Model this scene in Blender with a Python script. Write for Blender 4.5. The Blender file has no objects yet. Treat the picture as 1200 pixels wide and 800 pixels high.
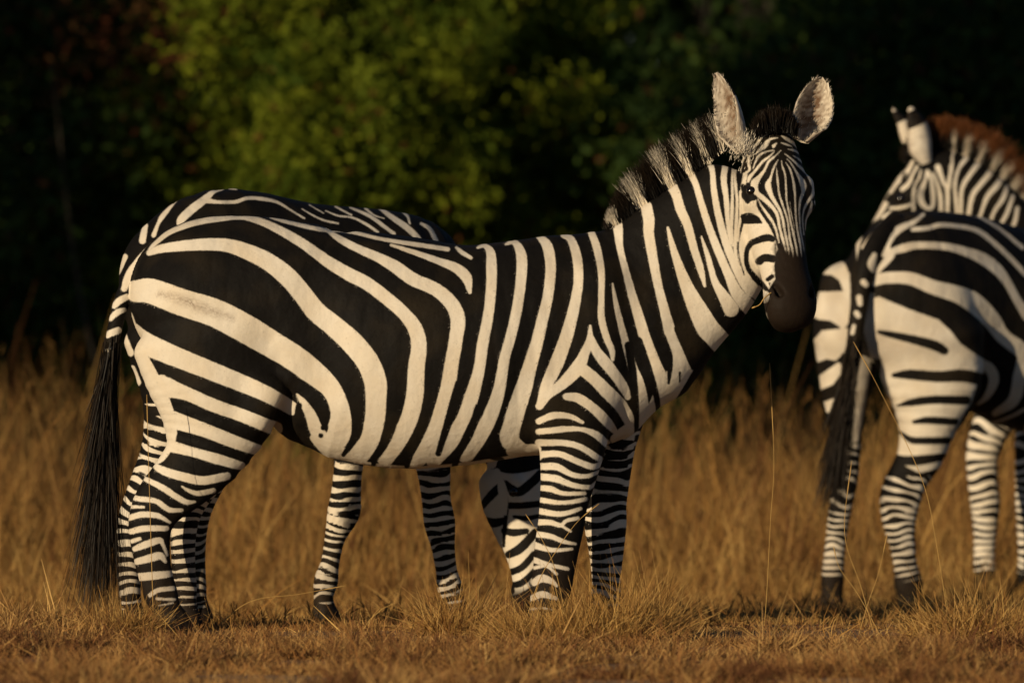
import bpy, math, random
import numpy as np
C = bpy.context.scene
COL = C.collection
rng = np.random.default_rng(7)

# ------------------------------------------------------------------ camera, sky, sun, exposure
FPX, CAM_D, CAM_H, HOR = 10380.0, 30.0, 1.3, 285.0      # long telephoto, 30 m away, seen from a low vehicle
cd = bpy.data.cameras.new('camera'); cam = bpy.data.objects.new('camera', cd); COL.objects.link(cam)
cam.location = (0, -CAM_D, CAM_H)
cam.rotation_euler = (math.radians(90) - math.atan((400 - HOR) / FPX), 0, 0)
cd.sensor_width = 36.0; cd.lens = 36.0 * FPX / 1200.0
cd.clip_start = 0.5; cd.clip_end = 2000
cd.dof.use_dof = True; cd.dof.focus_distance = CAM_D - 0.15; cd.dof.aperture_fstop = 3.1
C.camera = cam

SUN_EL, SUN_AZ = math.radians(13.0), math.radians(37.5)  # low evening sun, behind the camera to its left
to_sun = np.array([-math.sin(SUN_AZ) * math.cos(SUN_EL), -math.cos(SUN_AZ) * math.cos(SUN_EL), math.sin(SUN_EL)])
w = bpy.data.worlds.new('World'); C.world = w; w.use_nodes = True
nt = w.node_tree
sky = nt.nodes.new('ShaderNodeTexSky'); sky.sky_type = 'NISHITA'; sky.sun_disc = False
sky.sun_elevation = SUN_EL; sky.sun_rotation = math.radians(180.0) + SUN_AZ
sky.dust_density = 0.0; sky.ozone_density = 4.0; sky.air_density = 1.0
bg = nt.nodes['Background']; bg.inputs['Strength'].default_value = 0.05
nt.links.new(sky.outputs[0], bg.inputs[0])
sd = bpy.data.lights.new('sun', 'SUN'); so = bpy.data.objects.new('sun', sd); COL.objects.link(so)
sd.energy = 4.5; sd.angle = math.radians(0.5); sd.color = (1.0, 0.80, 0.53)
from mathutils import Vector
so.rotation_euler = Vector(to_sun).to_track_quat('Z', 'Y').to_euler()
so.location = (-20, -30, 12)
C.view_settings.view_transform = 'Standard'; C.view_settings.look = 'None'
C.view_settings.exposure = 0.0; C.view_settings.gamma = 1.0
C.render.engine = 'CYCLES'
C.cycles.use_denoising = True
C.cycles.max_bounces = 6; C.cycles.transparent_max_bounces = 4

# ------------------------------------------------------------------ helpers
def link(name, me, mat=None, parent=None, loc=None):
    o = bpy.data.objects.new(name, me); COL.objects.link(o)
    if mat is not None: me.materials.append(mat)
    if parent is not None: o.parent = parent
    if loc is not None: o.location = loc
    return o

def tag(o, label=None, cat=None, group=None, kind=None):
    if label: o['label'] = label
    if cat: o['category'] = cat
    if group: o['group'] = group
    if kind: o['kind'] = kind
    return o

def empty(name, loc):
    o = bpy.data.objects.new(name, None); COL.objects.link(o); o.location = loc
    o.empty_display_size = 0.1
    return o

def np_mesh(name, V, F, attrs=None, smooth=True):
    """V (n,3), F (m,k) one face size, attrs {name: (n,) or (n,4)}"""
    me = bpy.data.meshes.new(name)
    V = np.ascontiguousarray(V, dtype=np.float32); F = np.ascontiguousarray(F, dtype=np.int32)
    m, k = F.shape
    me.vertices.add(len(V)); me.vertices.foreach_set('co', V.ravel())
    me.loops.add(m * k); me.loops.foreach_set('vertex_index', F.ravel())
    me.polygons.add(m)
    me.polygons.foreach_set('loop_start', np.arange(0, m * k, k, dtype=np.int32))
    me.polygons.foreach_set('loop_total', np.full(m, k, dtype=np.int32))
    me.update(calc_edges=True)
    if smooth: me.polygons.foreach_set('use_smooth', np.ones(m, dtype=bool))
    for an, a in (attrs or {}).items():
        a = np.asarray(a, dtype=np.float32)
        if a.ndim == 1:
            me.attributes.new(an, 'FLOAT', 'POINT').data.foreach_set('value', a)
        else:
            me.attributes.new(an, 'FLOAT_COLOR', 'POINT').data.foreach_set('color', a.ravel())
    return me

def vnoise(p, scale, seed=0):
    """smooth value noise in about -1..1 at points p (n,d<=3)"""
    q = np.asarray(p, dtype=np.float64) / scale
    if q.shape[1] == 2: q = np.c_[q, np.zeros(len(q))]
    i = np.floor(q).astype(np.int64); f = q - i; f = f * f * (3 - 2 * f)
    def h(a, b, c):
        n = (a * 374761393 + b * 668265263 + c * 2147483647 + seed * 974711) & 0x7fffffff
        n = ((n ^ (n >> 13)) * 1274126177) & 0x7fffffff
        return ((n ^ (n >> 16)) & 0xffff) / 32767.5 - 1
    r = 0
    for a in (0, 1):
        for b in (0, 1):
            for c in (0, 1):
                wgt = (f[:, 0] if a else 1 - f[:, 0]) * (f[:, 1] if b else 1 - f[:, 1]) * (f[:, 2] if c else 1 - f[:, 2])
                r = r + wgt * h(i[:, 0] + a, i[:, 1] + b, i[:, 2] + c)
    return r

def crom(P, n):
    """Catmull-Rom resample of the node rows P, n steps per span"""
    P = np.asarray(P, dtype=np.float64)
    if len(P) == 2:
        t = np.linspace(0, 1, n + 1)[:, None]; return P[0] * (1 - t) + P[1] * t
    Q = np.vstack([2 * P[0] - P[1], P, 2 * P[-1] - P[-2]])
    out = []
    for i in range(1, len(Q) - 2):
        t = np.linspace(0, 1, n, endpoint=False)[:, None]
        a, b, c, d = Q[i - 1], Q[i], Q[i + 1], Q[i + 2]
        out.append(0.5 * (2 * b + (c - a) * t + (2 * a - 5 * b + 4 * c - d) * t * t + (3 * b - a - 3 * c + d) * t ** 3))
    out.append(P[-1:])
    return np.vstack(out)

# ------------------------------------------------------------------ materials
def new_mat(name):
    m = bpy.data.materials.new(name); m.use_nodes = True
    n = m.node_tree.nodes; l = m.node_tree.links
    return m, n, l, n['Principled BSDF']

def attr(n, name):
    a = n.new('ShaderNodeAttribute'); a.attribute_name = name; return a

def mixc(n, l, fac, a, b):
    m = n.new('ShaderNodeMix'); m.data_type = 'RGBA'
    for s, v in ((m.inputs[0], fac), (m.inputs[6], a), (m.inputs[7], b)):
        if hasattr(v, 'links'): l.new(v, s)
        elif isinstance(v, (int, float)): s.default_value = v
        else: s.default_value = (*v, 1)
    return m.outputs[2]

def math_n(n, l, op, a, b=None, clamp=False):
    m = n.new('ShaderNodeMath'); m.operation = op; m.use_clamp = clamp
    for s, v in zip(m.inputs, (a, b)):
        if v is None: continue
        if hasattr(v, 'links'): l.new(v, s)
        else: s.default_value = v
    return m.outputs[0]

def noise_n(n, l, scale, detail=2.0, coord=None, rough=0.5):
    t = n.new('ShaderNodeTexNoise'); t.inputs['Scale'].default_value = scale
    t.inputs['Detail'].default_value = detail; t.inputs['Roughness'].default_value = rough
    if coord is not None: l.new(coord, t.inputs['Vector'])
    return t.outputs['Fac']

def coat_material(name, white, black):
    m, n, l, p = new_mat(name)
    tc = n.new('ShaderNodeTexCoord').outputs['Object']
    st = attr(n, 'stripe').outputs['Fac']
    zone = attr(n, 'zone').outputs['Color']
    sep = n.new('ShaderNodeSeparateColor'); l.new(zone, sep.inputs[0])
    hair = noise_n(n, l, 420, 2, tc); big = noise_n(n, l, 9, 3, tc); mid = noise_n(n, l, 45, 3, tc)
    # ragged hair line along the stripe edges
    e = math_n(n, l, 'ADD', st, math_n(n, l, 'MULTIPLY', math_n(n, l, 'SUBTRACT', hair, 0.5), 2.6))
    e = math_n(n, l, 'ADD', e, math_n(n, l, 'MULTIPLY', math_n(n, l, 'SUBTRACT', mid, 0.5), 1.0))
    f = math_n(n, l, 'ADD', math_n(n, l, 'MULTIPLY', e, 0.7), 0.5, True)
    wc = mixc(n, l, math_n(n, l, 'MULTIPLY', math_n(n, l, 'SUBTRACT', big, 0.35, True), 1.6, True), white, tuple(c * k for c, k in zip(white, (0.88, 0.80, 0.68))))
    wc = mixc(n, l, math_n(n, l, 'MULTIPLY', math_n(n, l, 'SUBTRACT', hair, 0.42, True), 0.9, True), wc, tuple(c * 0.72 for c in white))
    bc = mixc(n, l, mid, black, tuple(c * 1.5 for c in black))
    bc = mixc(n, l, math_n(n, l, 'MULTIPLY', math_n(n, l, 'SUBTRACT', noise_n(n, l, 5, 2, tc), 0.5, True), 3.0, True), bc, (0.022, 0.016, 0.009))
    col = mixc(n, l, f, bc, wc)
    col = mixc(n, l, math_n(n, l, 'MULTIPLY', sep.outputs[2], math_n(n, l, 'ADD', math_n(n, l, 'MULTIPLY', f, 0.8), 0.2), True), col, (0.13, 0.075, 0.042))   # tan hair
    col = mixc(n, l, sep.outputs[0], col, (0.016, 0.0105, 0.007))                                    # bare dark muzzle
    col = mixc(n, l, sep.outputs[1], col, (0.022, 0.016, 0.012))                                      # hoof horn
    l.new(col, p.inputs['Base Color'])
    p.inputs['Roughness'].default_value = 0.62
    p.inputs['Specular IOR Level'].default_value = 0.07
    b = n.new('ShaderNodeBump'); b.inputs['Strength'].default_value = 0.22; b.inputs['Distance'].default_value = 0.006
    mp = n.new('ShaderNodeMapping'); mp.inputs['Scale'].default_value = (9, 7, 4.5); l.new(tc, mp.inputs['Vector'])
    fold = noise_n(n, l, 1.0, 3, mp.outputs[0], 0.55)
    b0 = n.new('ShaderNodeBump'); b0.inputs['Strength'].default_value = 0.40; b0.inputs['Distance'].default_value = 0.022
    l.new(fold, b0.inputs['Height']); l.new(b0.outputs[0], b.inputs['Normal'])
    hsum = math_n(n, l, 'ADD', math_n(n, l, 'MULTIPLY', mid, 1.6), math_n(n, l, 'MULTIPLY', hair, 0.5))
    l.new(hsum, b.inputs['Height']); l.new(b.outputs[0], p.inputs['Normal'])
    return m

M_COAT = coat_material('zebra_coat', (0.68, 0.615, 0.51), (0.0055, 0.0048, 0.0042))

def hair_material(name, dark, light, tipc):
    m, n, l, p = new_mat(name)
    a = attr(n, 'hue').outputs['Color']; sep = n.new('ShaderNodeSeparateColor'); l.new(a, sep.inputs[0])
    col = mixc(n, l, sep.outputs[0], dark, light)
    col = mixc(n, l, sep.outputs[1], col, tipc)
    l.new(col, p.inputs['Base Color']); p.inputs['Roughness'].default_value = 0.5
    p.inputs['Specular IOR Level'].default_value = 0.10
    return m
M_MANE = hair_material('dark_mane_hair', (0.006, 0.005, 0.004), (0.80, 0.72, 0.58), (0.014, 0.009, 0.005))
M_MANE_BROWN = hair_material('rusty_mane_hair', (0.010, 0.008, 0.006), (0.60, 0.52, 0.40), (0.16, 0.055, 0.016))
M_TAIL = hair_material('tail_hair', (0.006, 0.005, 0.004), (0.035, 0.026, 0.018), (0.016, 0.010, 0.006))
M_FUR = hair_material('short_coat_hair', (0.0055, 0.0048, 0.0042), (0.70, 0.635, 0.53), (0.13, 0.09, 0.06))
M_EYE, _n, _l, _p = new_mat('wet_dark_eye')
_p.inputs['Base Color'].default_value = (0.006, 0.004, 0.003, 1); _p.inputs['Roughness'].default_value = 0.16

def leaf_material(name, a, b, trans=0.25, dry=None):
    m, n, l, p = new_mat(name)
    hue = attr(n, 'hue').outputs['Color']; sep = n.new('ShaderNodeSeparateColor'); l.new(hue, sep.inputs[0])
    col = mixc(n, l, sep.outputs[0], a, b)
    if dry is not None: col = mixc(n, l, sep.outputs[1], col, dry)
    l.new(col, p.inputs['Base Color']); p.inputs['Roughness'].default_value = 0.8
    p.inputs['Specular IOR Level'].default_value = 0.10
    if trans:
        tr = n.new('ShaderNodeBsdfTranslucent'); l.new(col, tr.inputs[0])
        ms = n.new('ShaderNodeMixShader'); ms.inputs[0].default_value = trans
        l.new(p.outputs[0], ms.inputs[1]); l.new(tr.outputs[0], ms.inputs[2])
        l.new(ms.outputs[0], n['Material Output'].inputs['Surface'])
    return m
M_GRASS = leaf_material('dry_grass_blades', (0.35, 0.180, 0.048), (0.60, 0.385, 0.13), 0.25, (0.13, 0.055, 0.022))
M_LITTER = leaf_material('russet_grass_litter', (0.34, 0.165, 0.05), (0.62, 0.39, 0.14), 0.2, (0.12, 0.048, 0.022))
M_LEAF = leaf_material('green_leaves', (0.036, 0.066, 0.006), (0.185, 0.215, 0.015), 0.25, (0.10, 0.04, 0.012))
M_LEAF_DARK = leaf_material('dark_leaves', (0.020, 0.042, 0.010), (0.052, 0.085, 0.016), 0.15, (0.07, 0.03, 0.012))  # darker copy of the leaf colour, the background's shade put into it
M_LEAF_DRY = leaf_material('rusty_leaves', (0.04, 0.022, 0.008), (0.08, 0.036, 0.011), 0.2, (0.10, 0.03, 0.012))
M_BARK, _n, _l, _p = new_mat('grey_bark')
_c = mixc(_n, _l, noise_n(_n, _l, 14, 5), (0.028, 0.021, 0.015), (0.07, 0.052, 0.038)); _l.new(_c, _p.inputs['Base Color'])
_p.inputs['Roughness'].default_value = 0.9
M_GROUND, _n, _l, _p = new_mat('dusty_savanna_ground')
_tc = _n.new('ShaderNodeTexCoord').outputs['Object']
_c = mixc(_n, _l, noise_n(_n, _l, 3.0, 8, _tc, 0.65), (0.20, 0.095, 0.045), (0.38, 0.21, 0.09))
_c = mixc(_n, _l, noise_n(_n, _l, 60, 4, _tc), _c, (0.26, 0.15, 0.06)); _l.new(_c, _p.inputs['Base Color'])
_p.inputs['Roughness'].default_value = 0.95
_b = _n.new('ShaderNodeBump'); _b.inputs['Strength'].default_value = 0.8; _b.inputs['Distance'].default_value = 0.03
_l.new(noise_n(_n, _l, 40, 6, _tc), _b.inputs['Height']); _l.new(_b.outputs[0], _p.inputs['Normal'])

# ------------------------------------------------------------------ ground
def gz(x, y):
    p = np.c_[np.atleast_1d(x), np.atleast_1d(y)].astype(float)
    r = 0.008 * vnoise(p, 1.3, 3) + 0.005 * vnoise(p, 0.35, 5)
    far = np.clip((np.hypot(p[:, 0], p[:, 1]) - 20) / 60, 0, 1)
    return r * (1 - far) - 0.012 - 0.030 * np.clip(p[:, 1], 0, 5.2)     # the clearing falls away a little
def build_ground():
    xs = np.unique(np.concatenate([np.arange(-7, 7.01, 0.08), np.array([-600, -300, -150, -80, -50, -35, -25, -18, -13, -10, -8, 8, 10, 13, 18, 25, 35, 50, 80, 150, 300, 600])]))
    ys = np.unique(np.concatenate([np.arange(-7, 20.01, 0.1), np.array([-600, -300, -100, -60, -40, -30, -22, -16, -12, -9, 22, 26, 32, 40, 55, 80, 150, 300, 600, 900])]))
    X, Y = np.meshgrid(xs, ys); Z = gz(X.ravel(), Y.ravel())
    V = np.c_[X.ravel(), Y.ravel(), Z]
    nx, ny = len(xs), len(ys)
    i = (np.arange(ny - 1)[:, None] * nx + np.arange(nx - 1)[None, :]).ravel()
    F = np.c_[i, i + 1, i + nx + 1, i + nx]
    o = link('ground', np_mesh('ground', V, F), M_GROUND); tag(o, 'dusty ground under dry savanna grass', 'ground', kind='structure')
build_ground()

# ------------------------------------------------------------------ zebra bodies: a smooth distance field, meshed
class Frame:
    """the flank plane of one animal: u, v are measured along it (346 u to the metre at 30 m)"""
    def __init__(self, y0):
        self.y0 = y0; self.s = FPX / (CAM_D + y0)
    def P(self, u, v, y=0.0): return np.array([(u - 600) / self.s, self.y0 + y, CAM_H - (v - HOR) / self.s])
    def uv(self, V): return 600 + V[:, 0] * self.s, HOR - (V[:, 2] - CAM_H) * self.s

class Tube:
    """nodes: (u, v, y, radius in the plane [u units], radius across it [m])"""
    def __init__(self, fr, nodes, k=0.03, name='', steps=3, ref=(0, 1, 0), raw=False, sub=False):
        N = np.array(nodes, dtype=float)
        if not raw:
            X = (N[:, 0] - 600) / fr.s; Z = CAM_H - (N[:, 1] - HOR) / fr.s
            N = np.c_[X, fr.y0 + N[:, 2], Z, N[:, 3] / fr.s, N[:, 4]]
        self.N = crom(N, steps); self.N[:, 3:] = np.maximum(self.N[:, 3:], 0.004)
        self.k = k; self.name = name; self.ref = np.array(ref, float); self.sub = sub
        sl = np.linalg.norm(np.diff(self.N[:, :3], axis=0), axis=1); self.arc = np.r_[0, np.cumsum(sl)]
        rm = self.N[:, 3:].max()
        self.lo = self.N[:, :3].min(0) - rm - 0.06; self.hi = self.N[:, :3].max(0) + rm + 0.06
    def dist(self, P, want_arc=False):
        P = np.asarray(P, dtype=np.float32)
        best = np.full(len(P), 9.0, np.float32); arc = np.zeros(len(P), np.float32)
        keep = np.where(((P > self.lo.astype(np.float32)) & (P < self.hi.astype(np.float32))).all(1))[0]
        if want_arc: keep = np.arange(len(P))
        N = self.N; nl = len(N) - 2
        for i in range(len(N) - 1):
            a, b = N[i, :3], N[i + 1, :3]; ab = b - a; L = float(np.linalg.norm(ab))
            if L < 1e-6: continue
            t_ax = ab / L
            bb = self.ref - t_ax * (self.ref @ t_ax); bb /= np.linalg.norm(bb); nn = np.cross(t_ax, bb)
            M = np.stack([t_ax, nn, bb], 1).astype(np.float32)
            Q = (P[keep] - a.astype(np.float32))
            h = Q @ M[:, 0]
            big = 0.09 + 0.25 * max(N[i, 3:].max(), N[i + 1, 3:].max())
            sel = (h > (-9 if i == 0 else -big)) & (h < (9 if i == nl else L + big))
            idx = keep[sel]; h = h[sel]; Q = Q[sel] @ M[:, 1:]
            hc = np.clip(h, 0, L); t = hc / np.float32(L)
            rn = (N[i, 3] + (N[i + 1, 3] - N[i, 3]) * t).astype(np.float32); rb = (N[i, 4] + (N[i + 1, 4] - N[i, 4]) * t).astype(np.float32)
            rc = np.minimum(rn, rb) * np.float32(0.9)
            x = Q[:, 0] / rn; y = Q[:, 1] / rb; z = (h - hc) / rc
            k0 = np.sqrt(x * x + y * y + z * z) + 1e-9
            x /= rn; y /= rb; z /= rc
            e = k0 * (k0 - 1) / (np.sqrt(x * x + y * y + z * z) + 1e-9)
            bi = best[idx]; m = e < bi
            best[idx] = np.where(m, e, bi)
            if want_arc: arc[idx] = np.where(m, self.arc[i] + hc, arc[idx])
        return (best, arc) if want_arc else best

def mesh_field(tubes, cell):
    lo = np.min([t.lo for t in tubes], 0) - cell; hi = np.max([t.hi for t in tubes], 0) + cell
    dim = np.ceil((hi - lo) / cell).astype(int) + 1
    F = np.full(dim, 1.0, dtype=np.float32)
    ax = [lo[i] + cell * np.arange(dim[i]) for i in range(3)]
    for tb in tubes:
        i0 = np.maximum(((tb.lo - lo) / cell).astype(int), 0); i1 = np.minimum(((tb.hi - lo) / cell).astype(int) + 2, dim)
        sl = tuple(slice(a, b) for a, b in zip(i0, i1))
        G = np.stack(np.meshgrid(*[ax[i][sl[i]] for i in range(3)], indexing='ij'), -1)
        shp = G.shape[:3]
        d = tb.dist(G.reshape(-1, 3)).reshape(shp).astype(np.float32)
        old = F[sl]; k = tb.k
        if tb.sub:
            h = np.maximum(k - np.abs(old + d), 0) / k; F[sl] = np.maximum(old, -d) + h * h * k * 0.25
        else:
            h = np.maximum(k - np.abs(old - d), 0) / k; F[sl] = np.minimum(old, d) - h * h * k * 0.25
    ins = F < 0
    c = [slice(0, -1), slice(1, None)]
    cnt = np.zeros(tuple(dim - 1), np.int8)
    for a in (0, 1):
        for b in (0, 1):
            for e in (0, 1): cnt += ins[c[a], c[b], c[e]]
    act = (cnt > 0) & (cnt < 8)
    idx = np.argwhere(act); ids = np.full(tuple(dim - 1), -1, np.int32); ids[act] = np.arange(len(idx))
    acc = np.zeros((len(idx), 3)); num = np.zeros(len(idx))
    corners = [(a, b, e) for a in (0, 1) for b in (0, 1) for e in (0, 1)]
    for p in corners:
        for axn in range(3):
            if p[axn]: continue
            q = list(p); q[axn] = 1
            f0 = F[idx[:, 0] + p[0], idx[:, 1] + p[1], idx[:, 2] + p[2]]; f1 = F[idx[:, 0] + q[0], idx[:, 1] + q[1], idx[:, 2] + q[2]]
            m = (f0 < 0) != (f1 < 0)
            t = np.where(m, f0 / np.where(m, f0 - f1, 1), 0)
            pos = np.array(p, float)[None, :] + 0 * acc; pos[:, axn] += t
            acc += np.where(m[:, None], pos, 0); num += m
    V = lo + (idx + acc / num[:, None]) * cell
    faces = []
    for axn in range(3):
        s0 = [slice(None)] * 3; s1 = [slice(None)] * 3; s0[axn] = slice(0, -1); s1[axn] = slice(1, None)
        A, B = ins[tuple(s0)], ins[tuple(s1)]
        e = np.argwhere(A != B)
        o1, o2 = [(1, 2), (2, 0), (0, 1)][axn]
        e = e[(e[:, o1] > 0) & (e[:, o2] > 0) & (e[:, o1] < dim[o1] - 1) & (e[:, o2] < dim[o2] - 1)]
        flip = A[e[:, 0], e[:, 1], e[:, 2]]
        q = []
        for d1, d2 in ((-1, -1), (0, -1), (0, 0), (-1, 0)):
            f = e.copy(); f[:, o1] += d1; f[:, o2] += d2
            q.append(ids[f[:, 0], f[:, 1], f[:, 2]])
        q = np.stack(q, 1); q[~flip] = q[~flip][:, ::-1]
        faces.append(q)
    Q = np.vstack(faces); Q = Q[(Q >= 0).all(1)]
    def samp(P):
        g = np.clip((P - lo) / cell, 0, dim - 1.001); i = g.astype(int); f = g - i; r = 0
        for a, b, e in corners:
            r = r + F[i[:, 0] + a, i[:, 1] + b, i[:, 2] + e] * (f[:, 0] if a else 1 - f[:, 0]) * (f[:, 1] if b else 1 - f[:, 1]) * (f[:, 2] if e else 1 - f[:, 2])
        return r
    def project(P, n=2):
        for _ in range(n):
            v = samp(P); g = np.stack([samp(P + np.eye(3)[i] * cell * .7) - samp(P - np.eye(3)[i] * cell * .7) for i in range(3)], 1) / (1.4 * cell)
            g2 = np.maximum((g * g).sum(1), 0.15)
            P = P - np.clip(v / g2, -cell * .6, cell * .6)[:, None] * g
        return P
    def relax(P, Q, n):
        for _ in range(n):
            s = np.zeros_like(P); cn = np.zeros(len(P))
            for a, b in ((0, 1), (1, 2), (2, 3), (3, 0)):
                for u, v in ((a, b), (b, a)):
                    for c3 in range(3): s[:, c3] += np.bincount(Q[:, u], P[Q[:, v], c3], len(P))
                    cn += np.bincount(Q[:, u], minlength=len(P))
            P = 0.5 * P + 0.5 * s / np.maximum(cn, 1)[:, None]
        return P
    V = project(relax(project(V), Q, 2), 1)
    # one subdivision, so that the coat pattern has enough vertices
    E = np.sort(np.vstack([Q[:, [0, 1]], Q[:, [1, 2]], Q[:, [2, 3]], Q[:, [3, 0]]]), 1)
    key = E[:, 0].astype(np.int64) * len(V) + E[:, 1]
    uk, inv = np.unique(key, return_inverse=True)
    mid = 0.5 * (V[uk // len(V)] + V[uk % len(V)]); cen = V[Q].mean(1)
    nV, nE, m = len(V), len(uk), len(Q)
    e0, e1, e2, e3 = (nV + inv[i * m:(i + 1) * m] for i in range(4)); cc = nV + nE + np.arange(m)
    V2 = np.vstack([V, mid, cen])
    Q2 = np.vstack([np.c_[Q[:, 0], e0, cc, e3], np.c_[e0, Q[:, 1], e1, cc], np.c_[cc, e1, Q[:, 2], e2], np.c_[e3, cc, e2, Q[:, 3]]])
    V2 = relax(project(V2, 1), Q2, 1)
    return V2, Q2

# strokes: rows of u v width triples; value = how far inside the stroke a point lies (in u units)
def stroke_val(u, v, txt, base=None):
    out = np.full(len(u), -40.0) if base is None else base
    for row in txt.strip().splitlines():
        row = row.split('#')[0].strip()
        if not row: continue
        a = np.array(row.split(), float).reshape(-1, 3)
        if len(a) == 1: a = np.vstack([a, a + [0.01, 0.01, 0]])
        p = crom(a, 5 if len(a) > 2 else 2); p[:, 2] = np.maximum(p[:, 2], 0.4) * 0.5
        pad = p[:, 2].max() + 10
        m = np.where((u > p[:, 0].min() - pad) & (u < p[:, 0].max() + pad) & (v > p[:, 1].min() - pad) & (v < p[:, 1].max() + pad))[0]
        if len(m) == 0: continue
        um, vm = u[m], v[m]; best = np.full(len(m), -40.0)
        for i in range(len(p) - 1):
            dx, dy = p[i + 1, 0] - p[i, 0], p[i + 1, 1] - p[i, 1]; L2 = dx * dx + dy * dy + 1e-9
            t = np.clip(((um - p[i, 0]) * dx + (vm - p[i, 1]) * dy) / L2, 0, 1)
            r = p[i, 2] * (1 - t) + p[i + 1, 2] * t
            best = np.maximum(best, r - np.hypot(um - p[i, 0] - t * dx, vm - p[i, 1] - t * dy))
        out[m] = np.maximum(out[m], best)
    return out

def poly_val(u, v, pts):
    P = np.array(pts, float).reshape(-1, 2); n = len(P)
    d = np.full(len(u), 1e9); ins = np.zeros(len(u), bool)
    for i in range(n):
        a, b = P[i], P[(i + 1) % n]; ab = b - a
        t = np.clip(((u - a[0]) * ab[0] + (v - a[1]) * ab[1]) / (ab @ ab + 1e-9), 0, 1)
        d = np.minimum(d, np.hypot(u - a[0] - t * ab[0], v - a[1] - t * ab[1]))
        c = ((a[1] > v) != (b[1] > v)) & (u < (b[0] - a[0]) * (v - a[1]) / (b[1] - a[1] + 1e-12) + a[0])
        ins ^= c
    return np.where(ins, d, -d)

def band_val(V, tb, period, duty=0.5, wob=0.35, seed=1, grow=0.0, depth=7.0):
    """rings round a leg, uneven like a zebra's: period in metres"""
    _, s = tb.dist(V, True)
    q = s + 0.016 * vnoise(V * [1, 1, 1], 0.06, seed) + 0.030 * vnoise(V, 0.13, seed + 3) * wob * 2
    ang = q / (period * (1 - grow * s / max(tb.arc[-1], 1e-6)))
    jit = 0.45 * vnoise(np.c_[np.floor(ang), np.zeros(len(V)), np.zeros(len(V))] + 0.5, 1.0, seed + 9)
    return (np.cos(2 * np.pi * ang) - (1 - 2 * duty) + jit + .7 * vnoise(V, .05, seed + 20)) * depth * 0.5

def assign_regions(V, tubes):
    D = np.stack([t.dist(V) if not t.sub else np.full(len(V), 9.0) for t in tubes], 1)
    return D.argmin(1), D

def ear_mesh(base, tip, face, width, seed, cup=1.0, back_black=True, n=26, m=17):
    """leaf-shaped, cupped ear with some thickness; face = the way its opening looks"""
    base, tip, face = (np.array(a, float) for a in (base, tip, face))
    a = tip - base; L = np.linalg.norm(a); a /= L
    f = face - a * (face @ a); f /= np.linalg.norm(f); s = np.cross(a, f)
    t = np.linspace(0, 1, n)
    prof = np.interp(t, [0, .12, .3, .5, .7, .86, .95, 1], [.42, .62, .92, 1.0, .86, .58, .34, .10]) * width * 0.5
    open_a = np.interp(t, [0, .15, .35, .6, 1], [2.9, 2.4, 1.75, 1.35, 1.1]) * cup
    rows_i, rows_o, zi, zo, si, so_ = [], [], [], [], [], []
    r = np.random.default_rng(seed)
    for i in range(n):
        A = np.linspace(-1, 1, m) * open_a[i]
        R = prof[i] / max(math.sin(min(open_a[i], math.pi / 2)), 0.35)
        th = 0.004 + 0.004 * (1 - t[i])
        for (rows, rr) in ((rows_i, R - th), (rows_o, R)):
            P = base + a * L * t[i] + np.outer(np.sin(A) * rr, s) + np.outer(-np.cos(A) * rr, f) + f * R * 0.55 - f * 0.02 * math.sin(t[i] * 2.5) + s * 0.006 * math.sin(t[i] * 5 + seed)
            P = P + a * (0.004 * r.normal(size=m)[:, None]) * (0.2 + 0.8 * (np.abs(np.linspace(-1, 1, m)) > .95))[:, None]
            rows.append(P)
        e = np.abs(np.linspace(-1, 1, m))
        dark_in = np.clip(1 - np.abs(e - 0.1) * 1.6, 0, 1) * np.clip(1.6 - abs(t[i] - .45) * 2.6, 0, 1)
        zi.append(np.clip(.20 + .8 * dark_in + 0.2 * r.normal(size=m), 0, 1)); si.append(np.full(m, 6.0))
        zo.append(np.clip(.12 + .35 * (e > .75) + .12 * r.normal(size=m), 0, .6))  # tan toward the outer edges paints in the ear's shading
        tipb = 0.66 < t[i] < 0.93
        so_.append(np.where(tipb & (e < 1.1), -6.0, 6.0) if back_black else np.full(m, 6.0))
    V = np.vstack(rows_i + rows_o); nm = n * m
    ii = (np.arange(n - 1)[:, None] * m + np.arange(m - 1)[None, :]).ravel()
    F1 = np.c_[ii, ii + 1, ii + m + 1, ii + m]; F2 = np.c_[ii, ii + m, ii + m + 1, ii + 1] + nm
    rim = []
    for i in range(n - 1):
        rim += [(i * m, i * m + m, nm + i * m + m, nm + i * m), (i * m + m - 1, nm + i * m + m - 1, nm + i * m + 2 * m - 1, i * m + 2 * m - 1)]
    for j in range(m - 1):
        b = (n - 1) * m + j; rim.append((b, b + 1, nm + b + 1, nm + b))
    F = np.vstack([F1, F2, np.array(rim)])
    st = np.concatenate([np.concatenate(si), np.concatenate(so_)])
    z = np.zeros((2 * nm, 4)); z[:, 2] = np.concatenate([np.concatenate(zi), np.concatenate(zo)]); z[:, 3] = 1
    return V, F, st, z

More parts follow.
